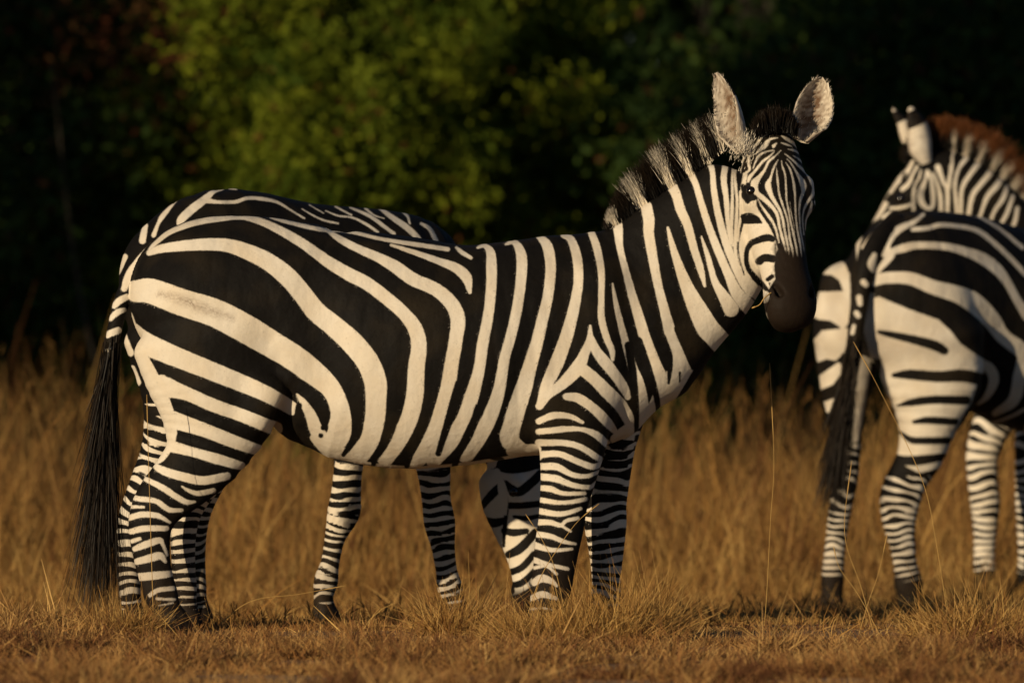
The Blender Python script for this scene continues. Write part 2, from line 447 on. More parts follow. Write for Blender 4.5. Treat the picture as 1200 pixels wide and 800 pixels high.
def strands(roots, dirs, length, width, droop=0.0, hue=None, seg=3, seed=0, curl=0.15, side=None, taper=0.25, down=(0, 0, -1)):
    """hair or blade strips: arrays of roots (n,3), dirs (n,3), length (n,), width (n,), hue (n,4) with G = tip colour"""
    r = np.random.default_rng(seed); n = len(roots)
    dirs = dirs / np.linalg.norm(dirs, axis=1, keepdims=True)
    sd_ = r.normal(size=(n, 3)) if side is None else side
    sd_ = sd_ - dirs * (sd_ * dirs).sum(1, keepdims=True); sd_ /= np.linalg.norm(sd_, axis=1, keepdims=True)
    cv = r.normal(size=(n, 3)) * curl
    V = np.zeros((n, (seg + 1) * 2, 3)); H = np.zeros((n, (seg + 1) * 2, 4))
    dr = np.broadcast_to(np.asarray(droop, float), (n,))
    for i in range(seg + 1):
        t = i / seg
        c = roots + dirs * (length * t)[:, None] + (cv * (length * t * t)[:, None]) + np.array(down) * (dr * length * t * t)[:, None]
        wd = (width * (1 - (1 - taper) * t ** 1.5) * 0.5)[:, None]
        V[:, 2 * i] = c - sd_ * wd; V[:, 2 * i + 1] = c + sd_ * wd
        if hue is not None:
            h = hue.copy(); h[:, 1] = hue[:, 1] * np.clip((t - hue[:, 2]) / 0.22, 0, 1)
            H[:, 2 * i] = h; H[:, 2 * i + 1] = h
    k = (seg + 1) * 2; b = np.arange(n) * k
    F = np.vstack([np.c_[b + 2 * i, b + 2 * i + 1, b + 2 * i + 3, b + 2 * i + 2] for i in range(seg)])
    return V.reshape(-1, 3), F, H.reshape(-1, 4)

def hair_obj(name, parts, mat, parent, org):
    V, F, H, o = [], [], [], 0
    for v, f, h in parts: V.append(v); F.append(f + o); H.append(h); o += len(v)
    H = np.vstack(H); H[:, 3] = 1; H[:, 2] = 0
    return link(name, np_mesh(name, np.vstack(V) - org, np.vstack(F), {'hue': H}), mat, parent)

def mane(fr, crest, whites, n, seed, spread=0.018, white_len=0.8, width=0.004, brown=1.0, strokes=None):
    """crest nodes: u v y dir_u dir_v length(u units); whites: (from, to) along the crest 0..1"""
    r = np.random.default_rng(seed)
    Cn = crom(np.array(crest, float), 12)
    t = r.random(n); g = t * (len(Cn) - 1); i = np.minimum(g.astype(int), len(Cn) - 2); f = (g - i)[:, None]
    K = Cn[i] * (1 - f) + Cn[i + 1] * f
    roots = np.c_[(K[:, 0] - 600) / fr.s, fr.y0 + K[:, 2], CAM_H - (K[:, 1] - HOR) / fr.s]
    d = np.c_[K[:, 3], np.zeros(n), K[:, 4]]; d /= np.linalg.norm(d, axis=1, keepdims=True)
    wmask = np.zeros(n, bool)
    for a, b in whites: wmask |= (t > a) & (t < b)
    if strokes:
        wmask = stroke_val(K[:, 0] - 7 * K[:, 3], K[:, 1] + 7 * K[:, 4], strokes) > .3
    off = r.normal(size=(n, 3)) * [0.005, spread * .7, 0.006]
    off[:, 1] = np.where(wmask, np.sign(off[:, 1]) * spread * (1.1 + .3 * r.random(n)), off[:, 1])
    roots = roots + off
    d = d + r.normal(size=(n, 3)) * np.where(wmask, .6, 1)[:, None] * [0.09, 0.10, 0.09]
    L = K[:, 5] / fr.s * (0.72 + 0.36 * r.random(n)) * np.where(wmask, white_len, .9)
    hue = np.zeros((n, 4)); hue[:, 0] = wmask * (0.88 + 0.12 * r.random(n)); hue[:, 1] = brown * (0.5 + 0.5 * r.random(n)); hue[:, 2] = np.where(wmask, 0.74, 0.45)
    return strands(roots, d, L, np.full(n, width), 0.0, hue, 4, seed, 0.10)

def coat_hair(body, flow, n, length, seed):
    V, F, st, zn = body; r = np.random.default_rng(seed)
    Q = V[F]; nr = np.cross(Q[:, 2] - Q[:, 0], Q[:, 3] - Q[:, 1]); ar = np.linalg.norm(nr, axis=1); nr = nr / (ar[:, None] + 1e-12)
    k = np.searchsorted(np.cumsum(ar) / ar.sum(), r.random(n)); k = np.minimum(k, len(F) - 1)
    ok = zn[F[k]][:, :, :2].max((1, 2)) < .3; k = k[ok]; n = len(k)
    a, b = r.random((n, 1)), r.random((n, 1)); q = Q[k]
    P = q[:, 0] * (1 - a) * (1 - b) + q[:, 1] * a * (1 - b) + q[:, 2] * a * b + q[:, 3] * (1 - a) * b
    N = nr[k]; fl = flow(P); T = fl - N * (fl * N).sum(1, keepdims=True); T /= np.linalg.norm(T, axis=1, keepdims=True) + 1e-9
    S = np.cross(T, N) + r.normal(size=(n, 3)) * .25
    d = T + N * (.09 + .09 * r.random((n, 1))) + S * (.20 * r.normal(size=(n, 1)))
    sv = st[F[k, 0]]; tan = zn[F[k, 0], 2]
    hue = np.zeros((n, 4)); wv = np.clip(.5 + sv * .9, 0, 1)
    hue[:, 0] = np.where(wv > .5, wv * (.72 + .28 * r.random(n)), wv * .3 + .03 * (r.random(n) < .12)); hue[:, 1] = np.clip(tan * 1.3, 0, .9) * (wv > .5); hue[:, 2] = -1
    L = length * (.6 + .7 * r.random(n))
    Vh, Fh, H = strands(P - N * .001, d, L, np.full(n, .0014), 0, hue, 2, seed, .05, side=S, taper=.3)
    H[:, 1] = np.repeat(hue[:, 1], 6)
    return Vh, Fh, H

def finish_zebra(org, label, body, hairs, eyes):
    root = empty('zebra', tuple(org))
    tag(root, label, 'zebra', 'zebras standing in the dry grass')
    V, F, st, zn = body
    link('body', np_mesh('zebra_body', V - org, F, {'stripe': np.clip(st, -8, 8), 'zone': zn}), M_COAT, root)
    for name, parts, mat in hairs: hair_obj(name, parts, mat, root, org)
    for c, rad, nrm in eyes:
        a = np.linspace(0, np.pi, 13); b = np.linspace(0, 2 * np.pi, 25)[:-1]
        S = np.array([[math.sin(p) * math.cos(q), math.sin(p) * math.sin(q), math.cos(p)] for p in a for q in b]) * rad + c - org
        ii = (np.arange(12)[:, None] * 24 + np.arange(24)[None, :]).ravel(); jj = (np.arange(12)[:, None] * 24 + (np.arange(24)[None, :] + 1) % 24).ravel()
        link('eye', np_mesh('zebra_eye', S, np.c_[ii, ii + 24, jj + 24, jj]), M_EYE, root)
    return root

def join(parts):
    V, F, S, Z, o = [], [], [], [], 0
    for v, f, s, z in parts: V.append(v); F.append(f + o); S.append(s); Z.append(z); o += len(v)
    return np.vstack(V), np.vstack(F), np.concatenate(S), np.vstack(Z)

def head_tubes(poll, muzzle, face, scale, k=0.02):
    """skull, jaw and muzzle in the head's own frame; returns tubes and the frame (a, n, l)"""
    poll, muzzle, face = (np.array(q, float) for q in (poll, muzzle, face))
    a = muzzle - poll; L = np.linalg.norm(a); a /= L
    n = face - a * (face @ a); n /= np.linalg.norm(n); l = np.cross(a, n)
    def nd(t, c, w, d): return (*(poll + a * L * t + n * c * scale), w * scale, d * scale)
    # Tube's "across" axis is ref (= face normal): 4th number = half-width to the sides, 5th = half-depth
    T = [Tube(None, [nd(.02, -.085, .070, .075), nd(.16, -.085, .086, .090), nd(.32, -.10, .092, .105), nd(.50, -.095, .074, .092), nd(.68, -.074, .064, .070), nd(.82, -.062, .067, .060), nd(.93, -.062, .066, .054)], k, 'head', 4, n, True),
         Tube(None, [nd(.22, -.17, .070, .085), nd(.36, -.16, .066, .080), nd(.52, -.13, .05, .055)], 0.03, 'head', 3, n, True),       # cheek and jaw
         Tube(None, [nd(.78, -.060, .060, .050), nd(.88, -.052, .073, .052), nd(.95, -.060, .060, .042)], 0.02, 'head', 3, n, True),    # muzzle
         Tube(None, [nd(.88, -.105, .040, .030), nd(.97, -.098, .036, .026)], 0.03, 'head', 3, n, True)]                              # lower lip
    for sgn in (-1, 1):
        e = poll + a * L * .285 - n * .055 * scale + l * sgn * .078 * scale
        T.append(Tube(None, [(*(e - a * .03 * scale), .026 * scale, .028 * scale), (*(e + a * .03 * scale), .024 * scale, .026 * scale)], 0.03, 'head', 2, n, True))  # brow
        q = poll + a * L * .845 - n * .020 * scale + l * sgn * .047 * scale
        T.append(Tube(None, [(*(q - a * .014 * scale + l * sgn * .008), .005 * scale, .014 * scale), (*(q + a * .012 * scale - l * sgn * .004), .009 * scale, .016 * scale)], 0.012, 'head', 2, n, True, sub=True))  # nostril
    return T, (a, n, l, L)

# ------------------------------------------------------------------ zebra 1: broadside, head turned to the camera
W_BODY = """
176 292 3 182 286 5 200 272 6 230 261 7 260 256 7 285 254 7 310 261 8 335 273 10 360 288 11 385 306 13 410 321 15 430 331 15 452 347 15 475 367 15 488 385 17 492 405 18 489 430 19 487 462 20 480 490 20 467 515 20 452 537 18
176 296 7 192 291 10 230 287 13 265 287 15 292 295 18 317 307 20 340 325 22 358 346 22 372 364 23 394 382 24 415 401 26 432 422 26 441 444 26 442 467 24 440 492 23 432 515 25 417 537 25
160 341 25 180 341 29 217 354 31 255 366 32 290 384 33 320 402 31 345 417 30 367 434 29 387 455 28 398 480 27 399 505 27 390 522 26 400 538 20
350 461 3 357 470 8 366 486 13 372 503 16 384 519 18 400 530 16
150 378 12 160 392 22 172 401 25 195 411 24 230 425 22 280 445 20 317 461 18 343 477 16
192 451 26 220 459 16 255 474 15 292 487 15 324 501 16
150 372 14 160 405 18 176 440 24 190 475 28 200 505 20 192 530 14 181 541 8
205 490 20 242 502 16 275 515 15 304 526 13
198 520 14 230 528 11 258 536 12 284 544 10
179 541 4 192 549 9 215 556 10 240 561 10 268 556 9
216 568 2 224 573 4 235 576 6 252 573 6
162 555 4 180 563 6 194 570 7 206 578 7 220 586 6 230 586 3
145 576 6 162 582 6 185 585 6 200 595 6 215 596 4
149 592 4 171 592 3
151 606 6 167 601 7 187 602 6 201 610 3
155 621 6 172 617 7 197 617 6
157 632 5 166 629 4
160 641 6 175 635 8 189 631 7 193 636 4 198 648 3
162 656 7 180 651 9 190 649 8 196 656 3
165 674 9 183 672 9 202 670 7
178 695 5 187 689 5 205 687 5
186 699 4 207 700 4
188 707 4 205 704 4
317 255 2 340 261 4 377 269 5 400 270 4 422 274 4 447 280 4 485 286 5 512 290 5 525 292 5
385 271 4 402 282 8 422 292 9 445 302 11 465 313 14 485 327 15 510 338 15 528 353 16 537 372 17 535 395 16 530 425 16 524 460 18 512 503 21 496 530 20 488 541 16
459 287 3 490 297 6 515 306 8 535 314 11 547 325 12 551 342 4
535 290 3 542 296 5 552 302 4
560 290 3 568 288 5 575 296 10 576 312 12 576 332 12 573 365 12 566 402 13 562 430 13 554 460 16 543 492 18 527 517 19 508 540 16
593 286 3 603 284 7 611 300 12 610 332 12 605 365 12 598 395 12 591 420 12 585 455 14 575 485 17 562 510 18 546 533 18
630 276 5 641 288 12 645 312 12 642 345 12 635 375 13 629 400 14 621 427 16 614 452 19 604 482 21 597 512 22 612 527 16
600 527 14 628 525 12
368 512 8 384 528 14 402 541 16 440 549 14 490 552 13 540 548 13 590 541 13 630 532 12
659 276 4 669 281 9 676 303 11 677 332 11 671 365 13 662 397 15 652 424 16 640 450 13 631 472 5
693 273 8 699 290 9 704 318 8 704 347 7 704 372 8 710 395 8 716 409 7 717 420 4
691 381 3 690 398 8 683 416 12 676 430 16 660 447 13 642 461 10 632 474 9
692 396 8 698 410 11 708 423 13 720 438 12 730 453 11 735 464 7
680 430 14 695 442 14 710 457 15 725 472 15 734 486 14 738 498 12 728 507 12 722 514 14
663 463 8 677 465 11 695 477 11 710 492 11 720 504 7
631 492 7 648 485 8 667 486 6 682 493 4
631 504 7 660 501 7 680 501 5 697 507 8 711 519 8
631 517 8 660 517 7 680 522 7 702 536 7
632 531 8 655 530 7 677 539 7 695 545 7 707 540 6
634 545 8 652 545 8 670 554 6 687 556 5 702 551 4
635 557 8 652 559 8 670 566 6 690 569 5 698 564 4
634 570 6 645 571 7 660 576 5 685 576 4
634 584 6 660 587 5 686 583 5
632 597 7 657 600 6 680 594 4
631 610 7 645 610 6 657 613 5 663 608 4 677 605 4
658 614 3 668 620 3
629 624 7 645 626 6 660 632 5 674 635 3
627 637 8 647 642 5 670 641 3
625 654 7 642 659 5 665 664 4
626 663 4 640 661 3 652 670 3
626 680 8 635 675 9 647 679 6 652 684 3
621 700 7 635 694 8 652 699 5
617 712 6 635 710 6 649 712 4
717 332 2 722 360 6 730 392 8 739 425 10 748 450 13 753 475 14 757 498 14
722 255 10 724 268 11 726 290 8 732 315 8 740 345 10 749 375 12 757 402 14 767 430 17 775 450 20 778 470 20 772 488 16
757 242 13 760 258 13 760 275 12 765 305 11 770 332 10 777 360 11 785 390 14 794 415 18 803 430 16
782 267 3 787 287 7 796 315 11 806 340 16 817 363 22 828 383 26 836 392 25 846 403 25 852 410 22
788 220 12 792 229 11 797 246 11 805 264 10 812 290 9 820 315 8 825 335 3
810 206 8 815 218 7 825 252 8 837 285 9 851 318 10 862 342 14 872 354 17 882 364 18 890 372 16
821 277 2 829 302 6 837 330 8 849 350 14 856 362 18
831 190 8 834 202 6 836 227 7 842 257 8 850 285 9 860 310 10 873 332 14 882 339 16 892 347 15
845 174 8 850 187 7 847 210 7 850 235 6 852 260 5 855 285 4
860 182 4 859 194 3 857 210 3 857 228 3 856.5 250 4 856.5 270 3 858 288 3
863 196 3 860 204 3 861 220 3 862.5 235 3 862 255 3.5 861 275 4 860.5 290 4 862 305 4 866 318 4
866 225 2 866.5 245 3 866.5 255 3 864.5 268 3 863 282 3
"""
CHEST_WHITE = "790 420 815 428 802 450 788 474 766 505 750 525 728 535 715 522 735 505 752 490 770 450"
B_CHEST = """
736 404 10 741 440 10 745 478 7 746 515 5
746 400 13 757 430 12 767 458 8 771 478 6 771 494 4
772 396 16 780 414 14 784 428 8 783 448 3
797 385 16 805 403 16 814 428 12
796 436 3 796 446 2
768 497 4 780 488 4 790 478 2
"""
B_BODY = """
423 470 8 421 484 14 420 504 12 411 521 8 403 532 5
463 478 8 459 496 14 451 518 11 441 535 8 437 546 5
500 478 7 496 496 12 489 514 11 481 532 8 477 546 6
538 448 9 531 476 11 522 505 9 514 530 7
560 474 6 556 492 10 547 512 11 537 531 9 533 545 7
592 470 5 587 490 8 579 510 10 574 530 10 588 538 6
377 509 6
338 444 14 352 448 12 366 456 10 378 466 10 384 480 9 384 490 8 380 500 6
352 474 8 347 488 6 330 490 10
640 590 1 700 588 2
"""
W_FACE = """
913.5 177 2 905 185 3 899 190 4 894 200 4 888 208 6 883 214 9 882 218 9 884 226 8 890 231 7 898 238 6 905 246 5 909 254 4.5 911 266 4 914 278 4 917 290 3 919 299 1.5
886 234 2 890 242 4 897 252 5 903 260 4 907 270 3.5 910 284 3
910 188 1.5 905 197 3 901 209 4 898 218 8 902 230 6 907 239 5 912 248 4 915 258 4 917 270 3.5 921 291 3.2 922 303 1.2
908 197 1.5 909 210 3 911 228 3 914 238 3 918 250 3 921 262 3 923 280 3.5 926 294 3.2 927 306 1.2
914 189 1.5 915 196 3 918 205 3 919 222 3 919.5 235 2.5 922 248 3 924 260 3 928.5 280 3.5 931 294 3.2 932 305 1.2
923.5 237 1 924.5 248 1.6 927.5 262 1.6 929 272 1
919 191 1.5 924 199 3 926.5 208 3 928.5 218 4 929.5 230 3 930 250 3 931.5 266 3 934 280 3.5 936 292 3.2 937 303 1.2
920 186 1.5 926 193 2.5 932 203 4 938 213 8 940 219 8 939 226 5 936 235 4 934.5 245 3 935 260 3 936 272 3 939 288 2.5 940 298 1
918 181 2 926 187 3 936 196 4 945 204 5 951 212 9 953 219 7 951 228 5 944 238 4 940 247 3 938.5 258 2.5 940 275 2.5
950 236 2 948 247 5 943 258 3 942 270 2
955 237 6 957 245 4 953 251 4 948 262 4
946 267 9 954 266 11 962 264 10
949 288 6 955 288 6
906 153.5 3 898 157 4 891 162 4 886 169 4 879 177 4 871 185 4 868 192 4 866 204 3 865 213 2
881 176 3 877 183 4 876 192 4 877 199 4 872 205 3 869 212 2
910 162 2 901 164 4 895 171 7 888 177 4 884 181 2
909 168 2 905 172 5
905 176.5 2 895 179 3 888 183 4 884 190 3 881 198 2
906 178 1.5 900 184 3 892 190 4 884 200 4 877 208 5 875 213 4
874 202 4 870.5 208 4 870 214 4
915 160 3 922 164 5 930 169 5 938 177 3 945 186 2
920 156 2 929 161 3 937 168 2 946 182 2
914 168 2 922 170.5 3 928 172.5 1
922 175.5 2 930 177 3.5 938 182 2
928 183 1.5 935 187 3 943 194 3 950 200 3 959 208 3
853 290 6 856 305 8 863 323 14 872 336 18 877 342 12
872 205 6 870 215 6 867 225 4
900 136 3 896 144 3
"""
CHEEK = "866 229 872 238 885 234.5 889 245 897 257 903 268 906.5 283 909 292 906 297 904.5 312 905.5 327 898 338 893 331 886 328 876 326 868 316 864.5 304 865 284 867 274 870 264 868 250"
CHEEK2 = "868 314 876 324 886 332 888 338 880 348 874 346 866 332"
B_FACE = """
869 257 12 876 256 13 883 257.5 10 890 261 3
903 280 7 897 278.5 9 888 281 8 879 285 7 874 294 6 873.5 305 6 876 315 6 882 323 7 889 331 7 895 338 5
888 306 9 892 302.5 9 897 302 9.5 903 303 9
897 327 5 902 323.5 5
899 331 2 899 334 1
885 233 1.5 887 242 4 893 252 4.5 900 263 4 905 274 3 908.5 284 2
906 286 1.5 906 297 1.2
864 292 1.5 866 305 1.5 871 322 1.5
869 219 6 873 223 11 877 228 10 876 235 5 874 238 3
879 229 5 884 232 4
"""
MUZZLE = "907 284 913 288 924 293 935 296 942 292 946 283 955 292 962 310 966 345 962 370 950 392 930 398 905 392 890 376 891 352 899 337 903 330 906 318 905 300"

def paint_common(u, v):
    s = stroke_val(u, v, W_BODY)
    return s

def zebra_one():
    fr = Frame(0.0)
    T = []
    def tb(name, nodes, k=0.03, **kw): T.append(Tube(fr, nodes, k, name, **kw)); return T[-1]
    tb('torso', [(205, 348, 0, 74, .17), (235, 348, 0, 92, .22), (285, 351, 0, 98, .245), (340, 362, 0, 104, .255), (400, 399, 0, 131, .275), (470, 413, 0, 136, .30), (540, 416, 0, 129, .30), (600, 409, 0, 126, .28), (660, 403, 0, 128, .24), (705, 395, 0, 122, .20)], 0.05)
    tb('torso', [(735, 395, 0, 96, .17), (752, 430, 0, 72, .16)], 0.06)
    tb('torso', [(225, 345, -.12, 62, .12), (270, 390, -.13, 72, .12)], 0.06)                 # near haunch
    tb('torso', [(225, 345, .12, 62, .12), (270, 390, .13, 72, .12)], 0.06)
    tb('torso', [(700, 330, -.13, 34, .07), (688, 420, -.15, 48, .085), (676, 478, -.14, 42, .08)], 0.05)   # near shoulder
    tb('torso', [(700, 330, .13, 34, .07), (695, 420, .15, 48, .085), (700, 478, .14, 42, .08)], 0.05)
    tb('neck', [(730, 375, 0, 108, .155), (768, 340, 0, 92, .125), (805, 300, -.01, 80, .105), (838, 262, -.03, 66, .092), (862, 232, -.06, 52, .088)], 0.05)
    tb('neck', [(790, 400, -.01, 40, .09), (840, 350, -.03, 38, .08), (868, 300, -.05, 40, .08)], 0.05)
    # near legs
    tb('leg', [(250, 400, -.13, 92, .13), (258, 448, -.135, 82, .125), (255, 490, -.135, 66, .11), (240, 532, -.135, 46, .085), (214, 562, -.135, 37, .065), (190, 586, -.135, 31, .05), (178, 612, -.135, 26, .042), (179, 645, -.135, 22, .036), (184, 672, -.135, 20, .035), (190, 694, -.135, 20, .037), (199, 714, -.135, 16, .034), (207, 727, -.135, 18, .042), (209, 740, -.135, 21, .05)], 0.035)
    leg_f = tb('leg', [(685, 430, -.135, 48, .10), (674, 480, -.14, 43, .095), (671, 515, -.14, 40, .085), (666, 555, -.14, 33, .066), (660, 590, -.14, 28, .052), (657, 615, -.14, 27, .05), (652, 642, -.14, 26, .042), (648, 672, -.14, 24, .038), (645, 692, -.14, 24, .04), (640, 712, -.14, 20, .036), (636, 726, -.14, 20, .042), (634, 741, -.14, 24, .05)], 0.03)
    far_h = tb('far', [(250, 430, .13, 70, .12), (250, 500, .135, 50, .09), (236, 550, .135, 33, .06), (219, 588, .135, 22, .045), (213, 622, .135, 16, .036), (213, 660, .135, 14, .034), (214, 690, .135, 15, .036), (216, 712, .135, 13, .034), (219, 732, .135, 17, .045)], 0.03)
    far_f = tb('far', [(715, 430, .135, 46, .10), (720, 480, .14, 38, .09), (716, 520, .14, 30, .075), (713, 555, .14, 27, .058), (710, 590, .14, 25, .05), (710, 616, .14, 25, .05), (711, 645, .14, 21, .04), (711, 680, .14, 17, .037), (711, 700, .14, 17, .04), (713, 716, .14, 15, .036), (716, 734, .14, 19, .05)], 0.03)
    # relief: hollow flank, groove behind and before the shoulder, elbow and stifle
    tb('torso', [(368, 330, -.375, 26, .11), (378, 400, -.385, 30, .11), (372, 455, -.35, 22, .10)], .09, sub=True)
    tb('torso', [(628, 350, -.385, 12, .10), (620, 420, -.385, 14, .10), (610, 490, -.36, 14, .10)], .06, sub=True)
    tb('torso', [(735, 300, -.285, 12, .10), (742, 370, -.305, 14, .10), (748, 430, -.29, 12, .10)], .06, sub=True)
    tb('torso', [(648, 462, -.20, 20, .05), (645, 500, -.185, 16, .045)], .05)
    tb('torso', [(316, 452, -.235, 20, .035), (300, 492, -.215, 16, .035)], .05)
    # sheath and flank fold
    tb('torso', [(335, 492, 0, 14, .05), (362, 496, 0, 15, .06), (395, 516, 0, 16, .06)], 0.03)
    tb('torso', [(340, 440, -.15, 24, .05), (358, 478, -.12, 14, .04)], 0.04)
    tail = tb('tail', [(196, 284, .0, 12, .04), (172, 297, .0, 10, .032), (155, 322, -.0, 9, .027), (144, 348, -.01, 9, .026), (137, 375, -.015, 9, .025), (132, 400, -.02, 8, .023), (128, 430, -.02, 5, .015)], 0.012)
    poll, muz = fr.P(914, 160, -.13), fr.P(934, 370, -.34)
    HT, (a, n, l, L) = head_tubes(poll, muz, (0.36, -0.93, 0.0), 1.24)
    T += HT
    V, F = mesh_field(T, 0.0085)
    reg, D = assign_regions(V, T)
    u, v = fr.uv(V)
    names = np.array([t.name for t in T])[reg]
    st = stroke_val(u, v, W_BODY)
    body = (names == 'torso') | (names == 'neck')
    st = np.where(names != 'head', np.maximum(st, poly_val(u, v, CHEST_WHITE.split())), st)
    blk = stroke_val(u, v, B_CHEST + B_BODY)
    st = np.where(names != 'head', np.minimum(st, -blk), st)
    h = names == 'head'
    uh, vh = u[h], v[h]
    sh = np.maximum(np.maximum(stroke_val(uh, vh, W_FACE) - .6, st[h]), np.maximum(poly_val(uh, vh, CHEEK.split()), poly_val(uh, vh, CHEEK2.split())))
    nk = names == 'neck'
    ck = np.maximum(poly_val(u[nk], v[nk], CHEEK.split()), poly_val(u[nk], v[nk], CHEEK2.split())); on = (ck > -1.5)
    st[nk] = np.where(on, np.minimum(np.maximum(st[nk], ck), -stroke_val(u[nk], v[nk], B_FACE)), st[nk])
    # behind the face the hair lies in plain bars (the far side of the head)
    back = V[h] - poll; q = back @ n
    rear = vnoise(V[h], .03, 4) * 2 + 7 * np.sin((back @ a) / 0.016)
    sh = np.where((vh < 160) & (sh < -12), rear, sh)
    sh = np.minimum(sh, -stroke_val(uh, vh, B_FACE))
    st[h] = sh
    for tt, per, sd_ in ((far_h, .052, 5), (far_f, .050, 8)):
        m = np.array([T[i] is tt for i in range(len(T))])[reg]
        st[m] = band_val(V[m], tt, per, 0.43, .4, sd_, 0.25)
    m = names == 'tail'
    st[m] = stroke_val(u[m], v[m], "180 286 5 165 303 8 152 322 10 146 338 7\n134 358 7 141 352 8 149 348 7\n130 373 6 138 366 7 146 363 5\n126 392 8 139 387 8\n124 413 8 136 409 8")
    zone = np.zeros((len(V), 4)); zone[:, 3] = 1
    mz = np.zeros(len(V)); mz[h] = np.clip((poly_val(uh, vh, MUZZLE.split()) + 3.5 * vnoise(V[h], .010, 8)) / 12 + .40, 0, 1); zone[:, 0] = mz
    tan = stroke_val(u, v, "908 352 7 914 368 8 922 378 6\n945 366 6 938 376 5\n913 340 5 915 350 4") * h
    zone[:, 2] = np.where(h, np.clip((tan + 6) / 12, 0, 1) * 0.32 * mz, 0)
    zone[:, 0] = np.where(zone[:, 2] > 0, zone[:, 0] * (1 - zone[:, 2]), zone[:, 0])
    smear = stroke_val(u, v, "190 344 8 215 350 12 245 362 12 275 372 8")
    zone[:, 2] = np.where((smear > -3) & body, np.clip((smear + 3) / 9, 0, 1) * np.clip(.5 + .55 * vnoise(V, .004, 21), 0, 1) * .8, zone[:, 2])
    lg = (names == 'leg') | (names == 'far')
    zone[:, 1] = np.where(lg & (V[:, 2] < 0.056), 1, 0)
    st = np.where(lg, st - np.clip((.12 - V[:, 2]) / .05, 0, 1) * 2.0, st)
    zone[:, 2] = np.where(lg, np.clip((.34 - V[:, 2]) / .26, 0, 1) * .42, zone[:, 2])
    parts = [(V, F, st, zone)]
    parts.append(ear_mesh(fr.P(872, 178, -.12), fr.P(834, 88, -.10), (-.75, -.75, .1), .112, 3, 1.05))
    parts.append(ear_mesh(fr.P(938, 166, -.06), fr.P(965, 91, -.02), (.22, -.97, .05), .140, 5, .95))
    # eyes sit where the lids are
    eyes = []
    for (eu, ev) in ((873.5, 224), (955, 221)):
        near = h & (V[:, 1] < 0) ; dd = np.where(near, np.hypot(u - eu, v - ev), 1e9)
        c = np.argmin(np.where(dd < max(4, dd.min() + 1), V[:, 1], 1e9))
        eyes.append((V[c] + (np.array([.004, .012, 0]) if eu < 900 else np.array([-.017, .016, 0])), .019, n))
    org = np.array([fr.P(430, 735)[0], 0, 0.0])
    crest = [(712, 268, 0, -.45, 1, 6), (724, 263, 0, -.45, 1, 20), (742, 255, 0, -.5, 1, 36), (760, 245, 0, -.52, 1, 46), (782, 228, -.005, -.5, 1, 50), (802, 211, -.01, -.45, 1, 50), (825, 192, -.03, -.4, 1, 46), (845, 176, -.05, -.35, 1, 42)]
    hairs = [('mane', [mane(fr, crest, [], 34000, 11, .015, .88, .0022, strokes=W_BODY)], M_MANE)]
    fl = [(884, 160, -.11, -.25, 1, 17), (900, 153, -.12, -.1, 1, 25), (916, 152, -.12, .05, 1, 24), (930, 157, -.11, .25, 1, 13)]
    hairs.append(('forelock', [mane(fr, fl, [], 3200, 12, .022, .8, .0030)], M_MANE))
    # brush of the tail
    r = np.random.default_rng(5); nb = 2600
    t = r.random(nb); base = np.c_[134 - 8 * t, 392 + 45 * t]
    roots = np.c_[(base[:, 0] + r.normal(size=nb) * 3.5 - 600) / fr.s, -.02 + r.normal(size=nb) * .011, CAM_H - (base[:, 1] - HOR) / fr.s]
    tip_u = 117 + r.normal(size=nb) * 7.5; tip_v = np.where(r.random(nb) < .35, 470 + 120 * r.random(nb), 560 + 140 * r.random(nb))
    tip = np.c_[(tip_u - 600) / fr.s, -.02 + r.normal(size=nb) * .035, CAM_H - (tip_v - HOR) / fr.s]
    d = tip - roots; Ls = np.linalg.norm(d, axis=1); d2 = d / Ls[:, None] + np.c_[r.normal(size=nb) * .03 - .01, r.normal(size=nb) * .05, np.zeros(nb)]
    hue = np.zeros((nb, 4)); hue[:, 0] = r.random(nb) ** 2 * .8; hue[:, 1] = .8 * r.random(nb); hue[:, 2] = .35
    hairs.append(('tail_brush', [strands(roots, d2, Ls, np.full(nb, .0036),     .06, hue, 7, 6, .045)], M_TAIL))
    # pale hair fringing the ears
    ep = []
    for e, (bu, bv, tu, tv) in zip(parts[1:3], ((872, 178, 834, 88), (938, 166, 965, 91))):
        axis = np.array([(tu - bu), 0, -(tv - bv)], float); axis /= np.linalg.norm(axis)
        Vi = e[0][:26 * 17].reshape(26, 17, 3); rr = np.random.default_rng(41 + bu); nn = 900
        i_ = rr.integers(0, 25, nn); j_ = np.where(rr.random(nn) < .6, np.where(rr.random(nn) < .5, 0, 16), rr.integers(0, 17, nn))
        mid = Vi[:, 8]; rt = Vi[i_, j_]; inw = mid[i_] - rt
        d = axis * .8 + inw / (np.linalg.norm(inw, axis=1, keepdims=True) + .01) * .35 * (rr.random((nn, 1)) - .25) + np.array([0, -.25, 0]) + rr.normal(size=(nn, 3)) * .18
        hu = np.zeros((nn, 4)); hu[:, 0] = .25 + .6 * rr.random(nn); hu[:, 1] = .4 * rr.random(nn); hu[:, 2] = .3
        ep.append(strands(rt, d, .005 + .009 * rr.random(nn), np.full(nn, .0016), 0, hu, 3, 43, .15))
    bu = np.random.default_rng(44); nn = 500
    rt = fr.P(0, 0)[None] * 0 + np.c_[(868 + 9 * bu.normal(size=nn) - 600) / fr.s, -.19 + .02 * bu.normal(size=nn), CAM_H - (174 + 9 * bu.normal(size=nn) - HOR) / fr.s]
